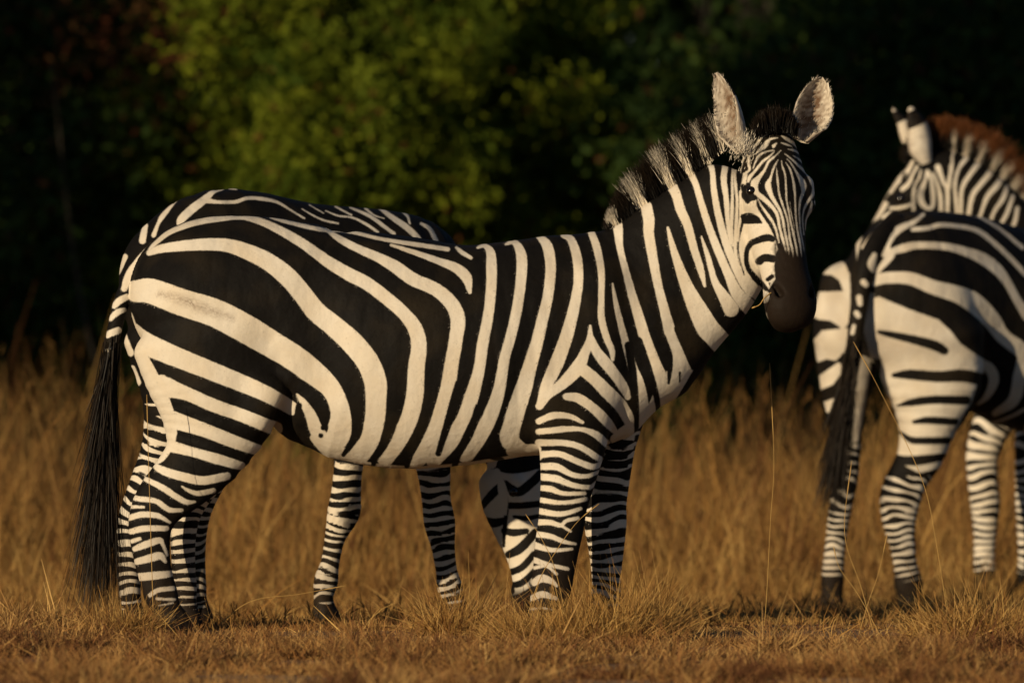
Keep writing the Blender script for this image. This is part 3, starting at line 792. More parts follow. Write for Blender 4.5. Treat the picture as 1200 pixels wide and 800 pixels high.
    ep.append(strands(rt, np.c_[.25 + .25 * bu.normal(size=nn), -.1 + .2 * bu.normal(size=nn), .9 + .1 * bu.normal(size=nn)], .008 + .010 * bu.random(nn), np.full(nn, .0016), 0, np.tile([.8, .1, .4, 1.], (nn, 1)), 3, 45, .15))
    hairs.append(('ear_hair', ep, M_MANE))
    def flow(P):
        f = np.tile([-.75, 0, -.65], (len(P), 1)); f[P[:, 2] < .52] = [-.1, 0, -1]
        hd = np.linalg.norm(P - (poll + muz) / 2, axis=1) < .36; f[hd] = a
        return f
    hairs.append(('short_coat', [coat_hair((V, F, st, zone), flow, 280000, .0075, 51)], M_FUR))
    finish_zebra(org, 'zebra standing broadside in front with its head turned to face the camera', join(parts), hairs, eyes)
    return fr, T, V

Z1 = zebra_one()

def leg_zone(V, names, z0):
    z = np.zeros((len(V), 4)); z[:, 3] = 1
    z[:, 1] = np.where((names == 'leg') & (V[:, 2] < z0), 1, 0)
    z[:, 2] = np.where(names == 'leg', np.clip((z0 + .30 - V[:, 2]) / .26, 0, 1) * .42, 0)
    return z

# ------------------------------------------------------------------ zebra 2: grazing behind zebra 1
def zebra_two():
    fr = Frame(0.90); T = []
    def tb(name, nodes, k=0.03, **kw): T.append(Tube(fr, nodes, k, name, **kw)); return T[-1]
    ref = (.5, -.87, 0)
    torso = tb('torso', [(193, 335, -.27, 72, .16), (225, 332, -.22, 96, .20), (268, 331, -.15, 110, .22), (350, 350, -.03, 113, .24), (430, 365, .09, 121, .25), (478, 374, .16, 119, .20), (503, 380, .19, 98, .15)], 0.05, ref=ref)
    tb('torso', [(200, 330, -.34, 58, .10), (225, 380, -.32, 62, .11)], .05)
    neck = tb('neck', [(480, 375, .16, 92, .16), (535, 432, .16, 64, .115), (585, 490, .15, 48, .09), (612, 530, .13, 42, .075)], 0.05)
    L1 = tb('leg', [(212, 400, -.31, 62, .11), (212, 460, -.30, 43, .09), (196, 520, -.29, 26, .065), (172, 572, -.29, 19, .05), (158, 612, -.29, 17, .042), (155, 650, -.29, 12.5, .035), (156, 685, -.29, 13, .036), (158, 704, -.29, 12, .034), (161, 724, -.29, 16, .045)], .03)
    L2 = tb('leg', [(265, 420, -.02, 60, .11), (262, 490, -.01, 40, .08), (250, 545, -.01, 24, .06), (233, 595, -.01, 16, .04), (229, 640, -.01, 12, .034), (229, 690, -.01, 13, .036), (231, 706, 0, 12, .034), (234, 724, 0, 16, .045)], .03)
    L3 = tb('leg', [(478, 430, .02, 45, .11), (500, 500, .02, 28, .075), (508, 550, .02, 20, .055), (511, 585, .02, 17, .048), (515, 612, .02, 18.5, .052), (519, 640, .02, 14, .038), (523, 668, .02, 12.5, .035), (527, 688, .02, 15, .04), (533, 706, .02, 12, .035), (540, 722, .02, 16, .046), (544, 730, .02, 19, .05)], .03)
    L4 = tb('leg', [(440, 430, .26, 45, .11), (415, 510, .27, 25, .07), (407, 545, .27, 17.5, .052), (404, 578, .27, 17.5, .05), (401, 603, .27, 19.5, .054), (391, 632, .27, 12.5, .036), (385, 662, .27, 11, .034), (380, 684, .27, 14.5, .04), (377, 704, .27, 11.5, .034), (379, 722, .27, 15, .045), (381, 730, .27, 18, .05)], .03)
    poll, muz = fr.P(634, 520, .06), fr.P(640, 716, .0)
    HT, (a, n, l, Lh) = head_tubes(poll, muz, (.86, -.5, 0), .97)
    T += HT
    V, F = mesh_field(T, 0.0105)
    reg, D = assign_regions(V, T); u, v = fr.uv(V); names = np.array([t.name for t in T])[reg]
    st = band_val(V, torso, .115, .45, .6, 31, 0, 12)
    st[names == 'neck'] = band_val(V[names == 'neck'], neck, .085, .45, .5, 32)
    W = """
174 265 8 172 282 9
151 301 8 142 318 9
209 236 3 195 253 7 190 262 5 185 276 6
215 262 8 217 257 10 227 247 11 242 235 10 253 225 6 263 222 3
243 235 8 257 237 5 278 237 5 293 232.5 5 313 234 5 328 238 4 343 247 3 358 256 3
355 245 2 377 257 3 397 262 3
363 240 2 380 250 2
382 247 2 397 253 3 413 255 3 430 263 4 443 272 4
393 242 3 412 252 3
410 243 3 433 253 5 450 265 5 462 274 5
428 244 4 438 252 3 450 256 2
443 243 4 460 255 7 477 267 8 490 280 8 500 300 9
468 245 4 477 253 4 480 262 3
493 262 4 503 268 6 511 282 6
270 221 3 279 222 3
143 352 9 150 360 9
150 392 8 158 412 9
160 430 8 166 446 9
"""
    m = (names == 'torso') & (v < 300) | ((u < 200) & (v < 480))
    st[m] = stroke_val(u[m], v[m], W) - .5
    for tt, per, s_ in ((L1, .055, 41), (L2, .052, 42), (L3, .050, 43), (L4, .052, 44)):
        m = np.array([x is tt for x in T])[reg] & (v > 470)
        st[m] = band_val(V[m], tt, per, .42, .4, s_, .3)
    h = names == 'head'
    BH = """
570 541 14 600 546 18 632 538 22
592 567 9 607 576 11 622 566 11 634 555 11
597 592 8 612 592 8 634 590 8
602 605 4 617 607 6 634 604 5
591 622 8 602 624 9 617 622 7
596 650 9 610 642 11 627 624 10
600 670 8 612 664 8 626 649 8
599 686 7 612 682 8 627 668 7
604 702 7 621 691 6
588 562 3 594 590 4 592 612 5 590 640 4
560 608 8 570 612 11 580 613 11 590 610 8
562 598 7 570 587 9 581 575 10 590 567 6
577 637 8 586 648 9 592 666 9 598 692 11
"""
    st[h] = np.maximum(-stroke_val(u[h], v[h], BH), stroke_val(u[h], v[h], "582 553 8 587 566 9 590 580 11 592 602 4"))  # last stroke paints the sunlit strip in as white coat
    st = np.where((names == 'leg') & (V[:, 2] < 0.100), st - np.clip((0.100 - V[:, 2]) / .08, 0, 1) * 3.2, st)
    z = leg_zone(V, names, 0.022)
    t = (V - poll) @ a / Lh
    z[:, 0] = np.where(h, np.clip((t - .84) / .06, 0, 1), 0)
    parts = [(V, F, st, z), ear_mesh(poll + l * .06 - n * .06, poll + l * .14 - a * .12 - n * .12, n, .11, 4), ear_mesh(poll - l * .06 - n * .06, poll - l * .14 - a * .12 - n * .12, n, .11, 6)]
    eyes = []
    for sg in (-1, 1):
        eyes.append((poll + a * Lh * .29 - n * .06 + l * sg * .098, .018, n))
    org = np.array([fr.P(330, 720)[0], fr.y0, 0])
    crest = [(515, 290, .19, .9, .6, 20), (560, 370, .17, .9, .5, 36), (605, 440, .14, .9, .5, 38), (640, 500, .10, .9, .6, 32)]
    hairs = [('mane', [mane(fr, crest, [(.1, .18), (.3, .38), (.5, .58), (.7, .78)], 2500, 14)], M_MANE)]
    finish_zebra(org, 'zebra grazing with its head down behind the broadside zebra, mostly hidden by it', join(parts), hairs, eyes)
zebra_two()

# ------------------------------------------------------------------ zebra 3: seen from behind, at the right
def zebra_three():
    fr = Frame(4.90); T = []
    def tb(name, nodes, k=0.03, **kw): T.append(Tube(fr, nodes, k, name, **kw)); return T[-1]
    ref = (.707, -.707, 0)
    torso = tb('torso', [(1030, 345, -.15, 76, .15), (1062, 343, -.07, 94, .225), (1100, 348, .045, 101, .245), (1145, 362, .18, 108, .25), (1195, 384, .33, 117, .265), (1260, 395, .53, 121, .27), (1340, 385, .77, 112, .23), (1395, 378, .93, 98, .18)], .05, ref=ref)
    tb('torso', [(1000, 335, -.06, 40, .11), (995, 390, -.04, 41, .12)], .05)
    tb('torso', [(1068, 330, -.17, 50, .10), (1080, 395, -.17, 62, .11)], .05)
    R = tb('leg', [(1085, 400, -.14, 66, .13), (1092, 450, -.12, 56, .12), (1085, 500, -.10, 34, .09), (1077, 533, -.10, 27, .065), (1064, 556, -.11, 24, .052), (1054, 580, -.12, 24.5, .046), (1052, 606, -.12, 20.5, .04), (1056, 638, -.12, 15, .034), (1060, 662, -.12, 14, .034), (1063, 682, -.12, 17, .04), (1064, 698, -.12, 14, .034), (1065, 717, -.12, 20, .05)], .03)
    Lg = tb('leg', [(996, 370, -.03, 42, .12), (992, 430, 0, 35, .11), (992, 480, .02, 24, .08), (993, 525, .02, 16, .055), (991, 560, 0, 15, .046), (985, 595, 0, 13.5, .04), (979, 640, 0, 12, .034), (976, 678, 0, 13.5, .036), (975, 695, 0, 13, .034), (974, 716, 0, 17, .044)], .03)
    F1 = tb('leg', [(1375, 450, .75, 40, .1), (1372, 540, .75, 22, .055), (1372, 610, .75, 18, .046), (1372, 690, .75, 14, .036), (1374, 716, .75, 18, .045)], .03)
    F2 = tb('leg', [(1352, 450, .98, 40, .1), (1342, 540, .98, 22, .055), (1340, 610, .98, 18, .046), (1338, 690, .98, 14, .036), (1340, 716, .98, 18, .045)], .03)
    neck = tb('neck', [(1390, 370, .92, 84, .14), (1445, 420, 1.05, 58, .11), (1492, 490, 1.15, 46, .085), (1512, 540, 1.18, 40, .075)], .05)
    tail = tb('tail', [(1048, 258, -.13, 11, .03), (1028, 278, -.23, 11, .03), (1014, 305, -.28, 11, .029), (1007, 335, -.30, 10.5, .028), (1002, 365, -.31, 10, .027), (998, 395, -.31, 9, .025), (995, 420, -.31, 6, .018)], .012)
    poll, muz = fr.P(1532, 540, 1.15), fr.P(1545, 705, 1.1)
    HT, (a, n, l, Lh) = head_tubes(poll, muz, (.8, .5, 0), 1.0)
    T += HT
    V, F = mesh_field(T, 0.0095)
    reg, D = assign_regions(V, T); u, v = fr.uv(V); names = np.array([t.name for t in T])[reg]
    W = """
1005 273 10 1001 291 6 997 313 5 995 334 2
1042 250 4 1033 262 6 1017 281 7 1008 290 3
1081 251 3 1069 260 5 1050 269 8 1038 281 10 1033 294 12 1040 298 10 1029 313 6 1022 322 3
1067 269 5 1086 267 5 1102 263.5 5 1134 267 5 1150 273 6 1171 290 6 1186 304 6 1202 321 6
1110 247 3 1140 250 3 1170 266 4 1200 290 5
1038 296 6 1054 291 9 1071 287.5 8 1104 288.6 8 1130 295 10 1150 303 13 1167 315 13 1180 331 10 1192 352 10 1204 370 12
1019 331 9 1027 327 12 1038 325 13 1063 326 14 1088 335.6 16 1117 344 19 1138 354 23 1159 373 21 1175 394 17 1196 409 18 1205 420 18
1203 414 18 1196 442 16 1190 469 14 1169 485 8
1150 425 9 1160 432 12 1165 446 12 1158 464 8 1148 474 3
1168 497 3 1190 488 4 1204 480 4
"""
    G = "1014 340 1020 344 1038 352 1062 362 1096 374 1110 387 1122 402 1140 414 1157 424 1152 438 1142 450 1136 470 1124 490 1114 515 1108 535 1104 552 1090 560 1060 545 1048 530 1040 500 1025 440 1010 390 1008 355"
    BK = """
1021 347 3 1038 341 8 1063 347 14
1027 388 5 1040 391 8 1067 397 10.5 1092 404 12 1103 410 10
1045 438.6 6 1063 437.6 12 1096 440 13 1125 439 15 1150 444 14
1050 474 3 1067 470 9 1092 467 10 1130 468 11
1069 493 5 1086 491 9 1117 493 9
1053 505 3 1065 514 8 1080 515 8.5 1109 515 9
1044 534 9 1056 538 11 1075 538 12 1104 534 9
1060 552 4 1072 557 8 1096 552 8
"""
    st = stroke_val(u, v, W)
    st = np.maximum(st, poly_val(u, v, G.split()))
    st = np.minimum(st, -stroke_val(u, v, BK))
    LB = ["957 323 963 311 977 301 988 308 993 320 994 340 986 340 982 328 973 322 962 321", "958 342 984 341 994 338 994 376 986 387 981 381 971 375 958 374 951 370 953 354", "953 398 962 387 980 385 992 384 990 410 978 422 968 420 958 424 954 410", "960 440 969 433 981 424 990 430 975 450 962 456", "965 471 977 466 972 484 968 482"]
    inner = "996 380 1010 385 1020 430 1014 470 1006 520 994 520 990 440"
    tan_mottle = np.clip(.13 + .25 * vnoise(V, .18, 91) + .15 * vnoise(V, .05, 92), 0, .4)  # patchy tan tint over the whole coat
    lb = np.max([poly_val(u, v, q.split()) for q in LB], 0)
    isleft = (u < 1001) & (names != 'tail')
    st = np.where(isleft & (v < 490), lb, st)
    st = np.where((names == 'leg') & (u < 1030) & (u > 985) & (v > 380) & (v < 520), poly_val(u, v, inner.split()), st)
    far = u > 1206
    st = np.where(far, band_val(V, torso, .12, .45, .6, 51, 0, 12), st)
    m = (names == 'neck'); st[m] = band_val(V[m], neck, .085, .45, .5, 52)
    m = names == 'head'; st[m] = 8 * np.sin(((V[m] - poll) @ l) / .009)
    for tt, per, v0, s_ in ((R, .047, 556, 61), (Lg, .050, 518, 62), (F1, .05, 480, 63), (F2, .05, 480, 64)):
        m = np.array([x is tt for x in T])[reg] & (v > v0)
        st[m] = band_val(V[m], tt, per, .37, .45, s_, .3)
    m = names == 'tail'
    st[m] = stroke_val(u[m], v[m], "1021 299 6 1018 309 10 1020 316 6\n1008 330 7 1011 333 6\n1003 348 7 1004 355 6\n1000 366 6 1002 369 6\n997 381 4 995 389 5")
    st = np.where((names == 'leg') & (V[:, 2] < 0.000), st - np.clip((0.000 - V[:, 2]) / .06, 0, 1) * 6, st)
    z = leg_zone(V, names, -0.098); z[:, 2] = np.maximum(z[:, 2], tan_mottle * np.where(st > 0, 1, .3)); t = (V - poll) @ a / Lh; z[:, 0] = np.where(names == 'head', np.clip((t - .84) / .06, 0, 1), 0)
    parts = [(V, F, st, z), ear_mesh(poll + l * .06 - n * .06, poll + l * .14 - a * .12 - n * .12, n, .11, 4), ear_mesh(poll - l * .06 - n * .06, poll - l * .14 - a * .12 - n * .12, n, .11, 6)]
    eyes = [(poll + a * Lh * .29 - n * .06 + l * sg * .095, .018, n) for sg in (-1, 1)]
    r = np.random.default_rng(9); nb = 2200; t = r.random(nb)
    roots = np.c_[(1000 - 6 * t + r.normal(size=nb) * 3.5 - 600) / fr.s, fr.y0 - .31 + r.normal(size=nb) * .01, CAM_H - (385 + 40 * t - HOR) / fr.s]
    tv = np.where(r.random(nb) < .35, 450 + 70 * r.random(nb), 500 + 95 * r.random(nb)); tu = 995 - (tv - 400) * .135 + r.normal(size=nb) * 5.5
    tip = np.c_[(tu - 600) / fr.s, fr.y0 - .30 + r.normal(size=nb) * .03, CAM_H - (tv - HOR) / fr.s]
    d = tip - roots; Ls = np.linalg.norm(d, axis=1); d = d / Ls[:, None] + r.normal(size=(nb, 3)) * .025
    hue = np.zeros((nb, 4)); hue[:, 0] = r.random(nb) ** 1.3; hue[:, 1] = .8 * r.random(nb); hue[:, 2] = .45
    crest = [(1400, 285, .93, .5, 1, 15), (1460, 340, 1.05, .7, .8, 36), (1520, 430, 1.15, .9, .5, 38), (1550, 520, 1.17, .9, .4, 32)]
    hairs = [('tail_brush', [strands(roots, d, Ls, np.full(nb, .0036), .02, hue, 6, 8, .05)], M_TAIL), ('mane', [mane(fr, crest, [(.1, .18), (.4, .5)], 1500, 15)], M_MANE)]
    org = np.array([fr.P(1150, 715)[0], fr.y0 + .3, 0])
    finish_zebra(org, 'zebra at the right seen from behind, tail hanging over its rump', join(parts), hairs, eyes)
zebra_three()

# ------------------------------------------------------------------ zebra 4: behind zebra 3, facing left
def zebra_four():
    fr = Frame(6.10); T = []
    def tb(name, nodes, k=0.03, **kw): T.append(Tube(fr, nodes, k, name, **kw)); return T[-1]
    neck = tb('neck', [(1098, 205, 0, 34, .075), (1118, 222, .01, 42, .08), (1146, 245, .03, 45, .09), (1178, 290, .08, 55, .11), (1212, 345, .14, 78, .14), (1250, 390, .22, 96, .17)], .05)
    torso = tb('torso', [(1245, 395, .2, 96, .17), (1290, 395, .36, 112, .22), (1370, 400, .66, 118, .26), (1450, 392, .95, 112, .25), (1530, 375, 1.25, 102, .22), (1560, 372, 1.36, 80, .16)], .05, ref=(.66, .75, 0))
    L1 = tb('leg', [(1215, 430, .2, 44, .10), (1175, 480, .12, 27, .075), (1154, 525, .08, 20, .055), (1153, 560, .08, 18, .05), (1156, 592, .08, 17.5, .05), (1156, 620, .08, 14, .038), (1155, 655, .08, 12.5, .035), (1156, 678, .08, 14, .037), (1152, 692, .08, 12.5, .035), (1150, 704, .08, 16, .046)], .03)
    L2 = tb('leg', [(1240, 430, -.02, 44, .10), (1216, 490, -.06, 27, .075), (1208, 530, -.08, 20, .055), (1207, 592, -.08, 18, .05), (1206, 650, -.08, 14, .036), (1204, 680, -.08, 15, .038), (1200, 704, -.08, 17, .046)], .03)
    L3 = tb('leg', [(1520, 420, 1.1, 52, .1), (1535, 520, 1.1, 25, .06), (1552, 580, 1.1, 18, .045), (1548, 640, 1.1, 14, .036), (1546, 704, 1.1, 17, .045)], .03)
    L4 = tb('leg', [(1530, 420, 1.4, 52, .1), (1555, 520, 1.4, 25, .06), (1572, 580, 1.4, 18, .045), (1568, 640, 1.4, 14, .036), (1566, 704, 1.4, 17, .045)], .03)
    poll, muz = fr.P(1075, 176, 0), fr.P(971, 338, -.06)
    HT, (a, n, l, Lh) = head_tubes(poll, muz, (-.84, -.16, .54), 1.04)
    T += HT
    V, F = mesh_field(T, 0.0095)
    reg, D = assign_regions(V, T); u, v = fr.uv(V); names = np.array([t.name for t in T])[reg]
    W = """
1069 189 5 1064 199 6 1058 206 7 1050 214 7 1042 224 8
1074 195 4 1068 206 4 1064 215 6 1056 222 6
1078 200 3 1076 209 4 1071 217 4 1069 228 5 1069 246 5
1085 202 5 1083 212 5 1077 227 9 1079 238 8 1086 244 6 1092 241 6 1092 225 7 1090 211 5 1086 201 5
1092 203 4 1098 218 5 1101 232 6 1102 250 6
1098 196 8 1104 213 6 1109 223 6 1109.5 252 5
1113 195 5 1112 215 4 1110 224 4
1110 150 6 1109 165 6
1128 154 6 1123 169 8 1116 181 4 1114 199 5 1110 217 5 1109 250 5
1140 172 6 1134 183 7 1123 197 5 1118 215 5 1119 233 5 1121 255 5
1164 170 5 1152 185 8 1138.5 201 7 1127 219 6 1125 239 5 1126 258 5
1170 185 5 1161 201 8 1147.5 217 7 1138.5 230 7 1133 256 6
1180 196.5 5 1170 214.6 8 1156.6 230 7 1150 246 5 1145 262 6
1181 217 6 1174.6 232.6 7 1163 250.6 5 1159 268 5
1187 230 6 1179 250.6 6 1170 266 5
1192 244 6 1188 262 6 1179 272 5
"""
    FACE = "1054 200 1047 208 1034 230 1020 254 1008 274 1020 268 1030 256 1037 246 1041 238 1040 228 1050 219 1056 210"
    B = """
1040 234 7 1050 232 10 1059 229 6 1064 227 3
1042 253 3 1052 250 4 1062 246 2
1016 273 8 1024 264 8 1032 257 4
1057 211 4 1060 204 4
"""
    st = stroke_val(u, v, W + "\n1042 244 4 1054 243.5 5 1066 240 5\n1042 250 6 1034 257 8 1026 267 9 1018 280 8\n1050 262 6 1030 285 10")
    st = np.maximum(st, poly_val(u, v, FACE.split()))
    h = names == 'head'
    st = st - .7
    st = np.where(h, np.minimum(st, -stroke_val(u, v, B)), st)
    m = (names == 'torso') | (u > 1204); st[m] = band_val(V[m], torso, .12, .45, .6, 71, 0, 12)
    for tt, per, du, s_ in ((L1, .052, .56, 74), (L2, .05, .42, 75), (L3, .05, .5, 76), (L4, .05, .5, 77)):
        m = np.array([x is tt for x in T])[reg]
        st[m] = band_val(V[m], tt, per, du, .45, s_, .3)
    st = np.where((names == 'leg') & (V[:, 2] < -0.010), st - np.clip((-0.010 - V[:, 2]) / .06, 0, 1) * 6, st)
    z = leg_zone(V, names, -0.108); t = (V - poll) @ a / Lh
    z[:, 0] = np.where(h, np.clip((t - .80) / .08, 0, 1), 0)
    face_tan = np.clip(poly_val(u, v, FACE.split()) / 6, 0, 1) * .30
    z[:, 2] = np.where(h, face_tan, 0)
    parts = [(V, F, st, z), ear_mesh(fr.P(1088, 190, -.07), fr.P(1062, 127, -.09), (-.65, .72, .2), .112, 7), ear_mesh(fr.P(1072, 176, .09), fr.P(1047, 129, .13), (-.6, .75, .2), .062, 8)]
    c = np.argmin(np.where(h & (np.hypot(u - 1051, v - 231.5) < 4), V[:, 1], 1e9))
    eyes = [(V[c] + np.array([0, .006, 0]), .022, n), (poll + a * Lh * .29 - n * .06 - l * .1 * np.sign(l[1]) * -1, .018, n)]
    crest = [(1084, 172, 0, -.2, 1, 24), (1098, 172, 0, -.05, 1, 32), (1114, 174, .01, .08, 1, 35), (1132, 182, .02, .22, 1, 38), (1150, 193, .03, .42, 1, 41), (1166, 208, .05, .6, 1, 42), (1181, 227, .07, .8, .8, 40), (1195, 250, .1, 1, .6, 38), (1222, 282, .14, 1, .6, 34)]
    hairs = [('mane', [mane(fr, crest, [], 30000, 16, .016, .62, .0024, 1.0, strokes=W)], M_MANE_BROWN)]
    fl = [(1078, 170, 0, -.4, .9, 16), (1068, 178, 0, -.7, .6, 15), (1062, 188, 0, -.9, .3, 9)]
    hairs.append(('forelock', [mane(fr, fl, [], 500, 17, .014)], M_MANE))
    org = np.array([fr.P(1330, 701)[0], fr.y0 + .5, 0])
    finish_zebra(org, 'zebra facing left with rusty brown mane, behind the rump of the rear-view zebra', join(parts), hairs, eyes)
zebra_four()

# ------------------------------------------------------------------ dry grass
FEET = [(fr_u, fr_y) for fr_u, fr_y in ()]
def half_w(y): return 640.0 * (CAM_D + y) / FPX

def grass_field(name, label, n, y0, y1, hfun, wd, lean, seed, marg=0.5, mat=None, seg=3, dry=.25, stalks=0.0):
    r = np.random.default_rng(seed)
    y = y0 + (y1 - y0) * r.random(n * 2); x = (half_w(y) + marg) * (2 * r.random(n * 2) - 1)
    p = np.c_[x, y]
    # tussocks: more blades on some spots than on others
    keep = r.random(n * 2) < np.clip(0.5 + 0.75 * vnoise(p, .32, seed) + 0.45 * vnoise(p, .11, seed + 1), .03, 1)
    x, y, p = x[keep][:n], y[keep][:n], p[keep][:n]; n = len(x)
    h = hfun(x, y, r) * (0.55 + 0.7 * r.random(n)) * np.clip(1 + .35 * vnoise(p, .5, seed + 2), .4, 1.6)
    st = r.random(n) < stalks
    h = np.minimum(np.where(st, h * 1.35, h), .80 + .1 * r.random(n))
    lean_v = lean * np.where(st, .5, 1)
    d = np.c_[r.normal(size=n) * lean_v + .05, r.normal(size=n) * lean_v, np.ones(n)]
    hue = np.zeros((n, 4)); hue[:, 0] = np.clip(r.random(n) + .45 * vnoise(p, .13, seed + 4) + .25 * vnoise(p, .8, seed + 6) - .1, 0, 1)
    hue[:, 1] = (r.random(n) < dry) * r.random(n) + np.clip(.9 * vnoise(p, .25, seed + 5), 0, .65); hue[:, 1] = np.clip(hue[:, 1], 0, 1)
    hue[:, 2] = -1
    V, F, H = strands(np.c_[x, y, gz(x, y) - .01], d, h, wd * (.7 + .6 * r.random(n)), .32 * r.random(n) * np.where(st, .3, 1), hue, seg, seed, .22, taper=.2)
    H[:, 1] = np.repeat(hue[:, 1], (seg + 1) * 2)
    parts = [(V, F, H)]
    if stalks:        # seed heads on the taller stalks
        k = np.where(st)[0]; b = V.reshape(n, -1, 3)[k]
        tip = b[:, -2:].mean(1); dr = tip - b[:, -4:-2].mean(1)
        hd = np.repeat(hue[k], 5, 0); hd[:, 0] *= .5; hd[:, 1] = .5
        rt = np.repeat(tip, 5, 0) - np.repeat(dr, 5, 0) * r.random(len(k) * 5)[:, None]
        V2, F2, H2 = strands(rt, np.repeat(dr, 5, 0) / np.linalg.norm(np.repeat(dr, 5, 0), axis=1, keepdims=True) + r.normal(size=(len(k) * 5, 3)) * .25, np.full(len(k) * 5, .045), np.full(len(k) * 5, .0045), .1, hd, seg, seed + 7)
        H2[:, 1] = .5; parts.append((V2, F2, H2))
    o = hair_obj(name, parts, mat or M_GRASS, None, np.zeros(3))
    tag(o, label, 'grass', kind='stuff')

def h_short(x, y, r):
    near_feet = np.clip(1 - np.abs(y + .25) / .8, 0, 1)
    return (.042 - .026 * near_feet + .13 * np.clip(vnoise(np.c_[x, y], .17, 57) - .25, 0, 1) * (1 - near_feet)) * np.where(r.random(len(x)) < .08, 1.7, 1)
def h_mid(x, y, r): return .022 + .035 * np.clip((y - .4) / 4, 0, 1) + .12 * np.clip((y - 5.0) / 1.6, 0, 1) + .04 * np.clip(vnoise(np.c_[x, y], .6, 55), 0, 1)
def h_tall(x, y, r): return np.clip(.20 + .30 * (y - 6.2) / 3.5, .16, .50) * (1 + .2 * np.exp(-((x + 2.0) / .6) ** 2)) * (.45 + r.exponential(.42, len(x)).clip(0, 1.0))
grass_field('short_grass', 'short trampled dry grass in the foreground', 200000, -5.2, .6, h_short, .0045, .95, 101, seg=2, dry=.7, mat=M_LITTER)
grass_field('mid_grass', 'ankle high dry grass around the legs of the zebras', 80000, .45, 6.6, h_mid, .0046, .55, 102, marg=1.3, dry=.5, stalks=.02)
grass_field('tall_grass', 'tall golden dry grass standing behind the zebras', 66000, 5.9, 16, h_tall, .0066, .20, 103, marg=3.0, dry=.55, stalks=.10)
def h_fall(x, y, r): return .05 + .09 * r.random(len(x)) + .10 * np.clip((y - 1) / 4, 0, 1)
grass_field('fallen_stems', 'loose pale stems leaning every way in the dry grass', 5200, -1.0, 8.0, h_fall, .0042, .9, 104, dry=.15)

def tuft(label, x, y, rad, h, n, seed, spread=.8, dead=.3):
    r = np.random.default_rng(seed)
    a = r.random(n) * 2 * np.pi; q = rad * np.sqrt(r.random(n)) * (.75 + .5 * r.random(n))
    px_, py_ = x + q * np.cos(a), y + q * np.sin(a) * .7
    d = np.c_[np.cos(a) * q / rad * spread + r.normal(size=n) * .35, np.sin(a) * q / rad * spread + r.normal(size=n) * .35, .8 + .4 * r.random(n)]
    hue = np.zeros((n, 4)); hue[:, 0] = r.random(n); hue[:, 1] = (r.random(n) < dead) * r.random(n)
    L = h * (.5 + .7 * r.random(n)) * (1 - .35 * q / rad)
    V, F, H = strands(np.c_[px_, py_, gz(px_, py_) - .008], d, L, .0032 * (.7 + .6 * r.random(n)), .5 * r.random(n), hue, 3, seed, .4, taper=.25)
    H[:, 1] = np.repeat(hue[:, 1], 8)
    org = np.array([x, y, 0.0])
    o = hair_obj('grass_tuft', [(V, F, H)], M_GRASS, None, org); o.location = org
    tag(o, label, 'grass tuft', 'tufts of dry grass')
tuft('broad shaggy tuft of dry grass around the front hooves of the broadside zebra', .22, -.66, .28, .15, 4600, 201)
tuft('smaller round tuft touching the right end of the broad shaggy tuft', .42, -.56, .13, .19, 2000, 202, .6)
tuft('messy brown tuft hiding the hind hooves of the broadside zebra', -1.30, -.42, .12, .13, 1500, 203, .7, .6)
tuft('small yellow tuft below the belly of the broadside zebra', -.20, -.30, .10, .17, 1200, 204)
tuft('low wide tuft at the right edge, below the zebra seen from behind', 1.55, -.45, .20, .17, 2200, 205)

def stalk(label, pts, seed, wd=.0029):
    """one long bent stem with a thin seed head: points in world space"""
    P = crom(np.array(pts, float), 8); n = len(P); V, F = [], []
    for i in range(n):
        t = P[min(i + 1, n - 1)] - P[max(i - 1, 0)]; t /= np.linalg.norm(t)
        s = np.cross(t, (0, 1, 0)); s /= np.linalg.norm(s) + 1e-9; q = np.cross(t, s)
        rr = wd * .5 * (1 - .55 * i / (n - 1)) * (1.0 + (1.3 if .84 < i / (n - 1) < .97 else 0))
        for k in range(4):
            an = k * math.pi / 2; V.append(P[i] + rr * (s * math.cos(an) + q * math.sin(an)))
    for i in range(n - 1):
        for k in range(4): F.append((i * 4 + k, i * 4 + (k + 1) % 4, i * 4 + 4 + (k + 1) % 4, i * 4 + 4 + k))
    V = np.array(V); org = P[0].copy()
    H = np.zeros((len(V), 4)); H[:, 0] = .9; H[:, 3] = 1
    o = link('grass_stalk', np_mesh('grass_stalk', V - org, np.array(F), {'hue': H}), M_GRASS); o.location = org
    return tag(o, label, 'grass stalk', 'single tall grass stalks')
def W_(u, v, y): return Frame(y).P(u, v)
stalk('upright lone stalk between the two front zebras, below the turned head', [W_(896, 733, .3), W_(899, 690, .3), W_(903, 610, .3), W_(907, 540, .3), W_(902, 425, .3)], 1)
stalk('long stalk leaning in front of the right hind leg of the rear-view zebra', [W_(1112, 730, .2), W_(1098, 640, .2), W_(1080, 560, .2), W_(1030, 455, .25), W_(1000, 400, .3)], 2)
stalk('curved pale stalk in front of the left hind leg of the rear-view zebra', [W_(1032, 770, -.5), W_(1010, 690, -.5), W_(990, 625, -.5), W_(998, 540, -.45)], 3)
stalk('thin stalk crossing the curved pale stalk from the left', [W_(1040, 760, -.45), W_(1008, 700, -.45), W_(984, 665, -.45), W_(977, 640, -.45)], 4)
stalk('thin stalk crossing the curved pale stalk from the right', [W_(1004, 752, -.48), W_(1018, 705, -.48), W_(1030, 670, -.48), W_(1040, 625, -.48)], 5)
stalk('straight stalk rising in front of the hind leg of the broadside zebra', [W_(180, 735, -.4), W_(177, 640, -.4), W_(174, 540, -.4), W_(172, 462, -.4)], 6)
stalk('stalk leaning left across the front leg of the broadside zebra', [W_(664, 725, -.4), W_(650, 665, -.4), W_(634, 630, -.4), W_(616, 602, -.4)], 7)
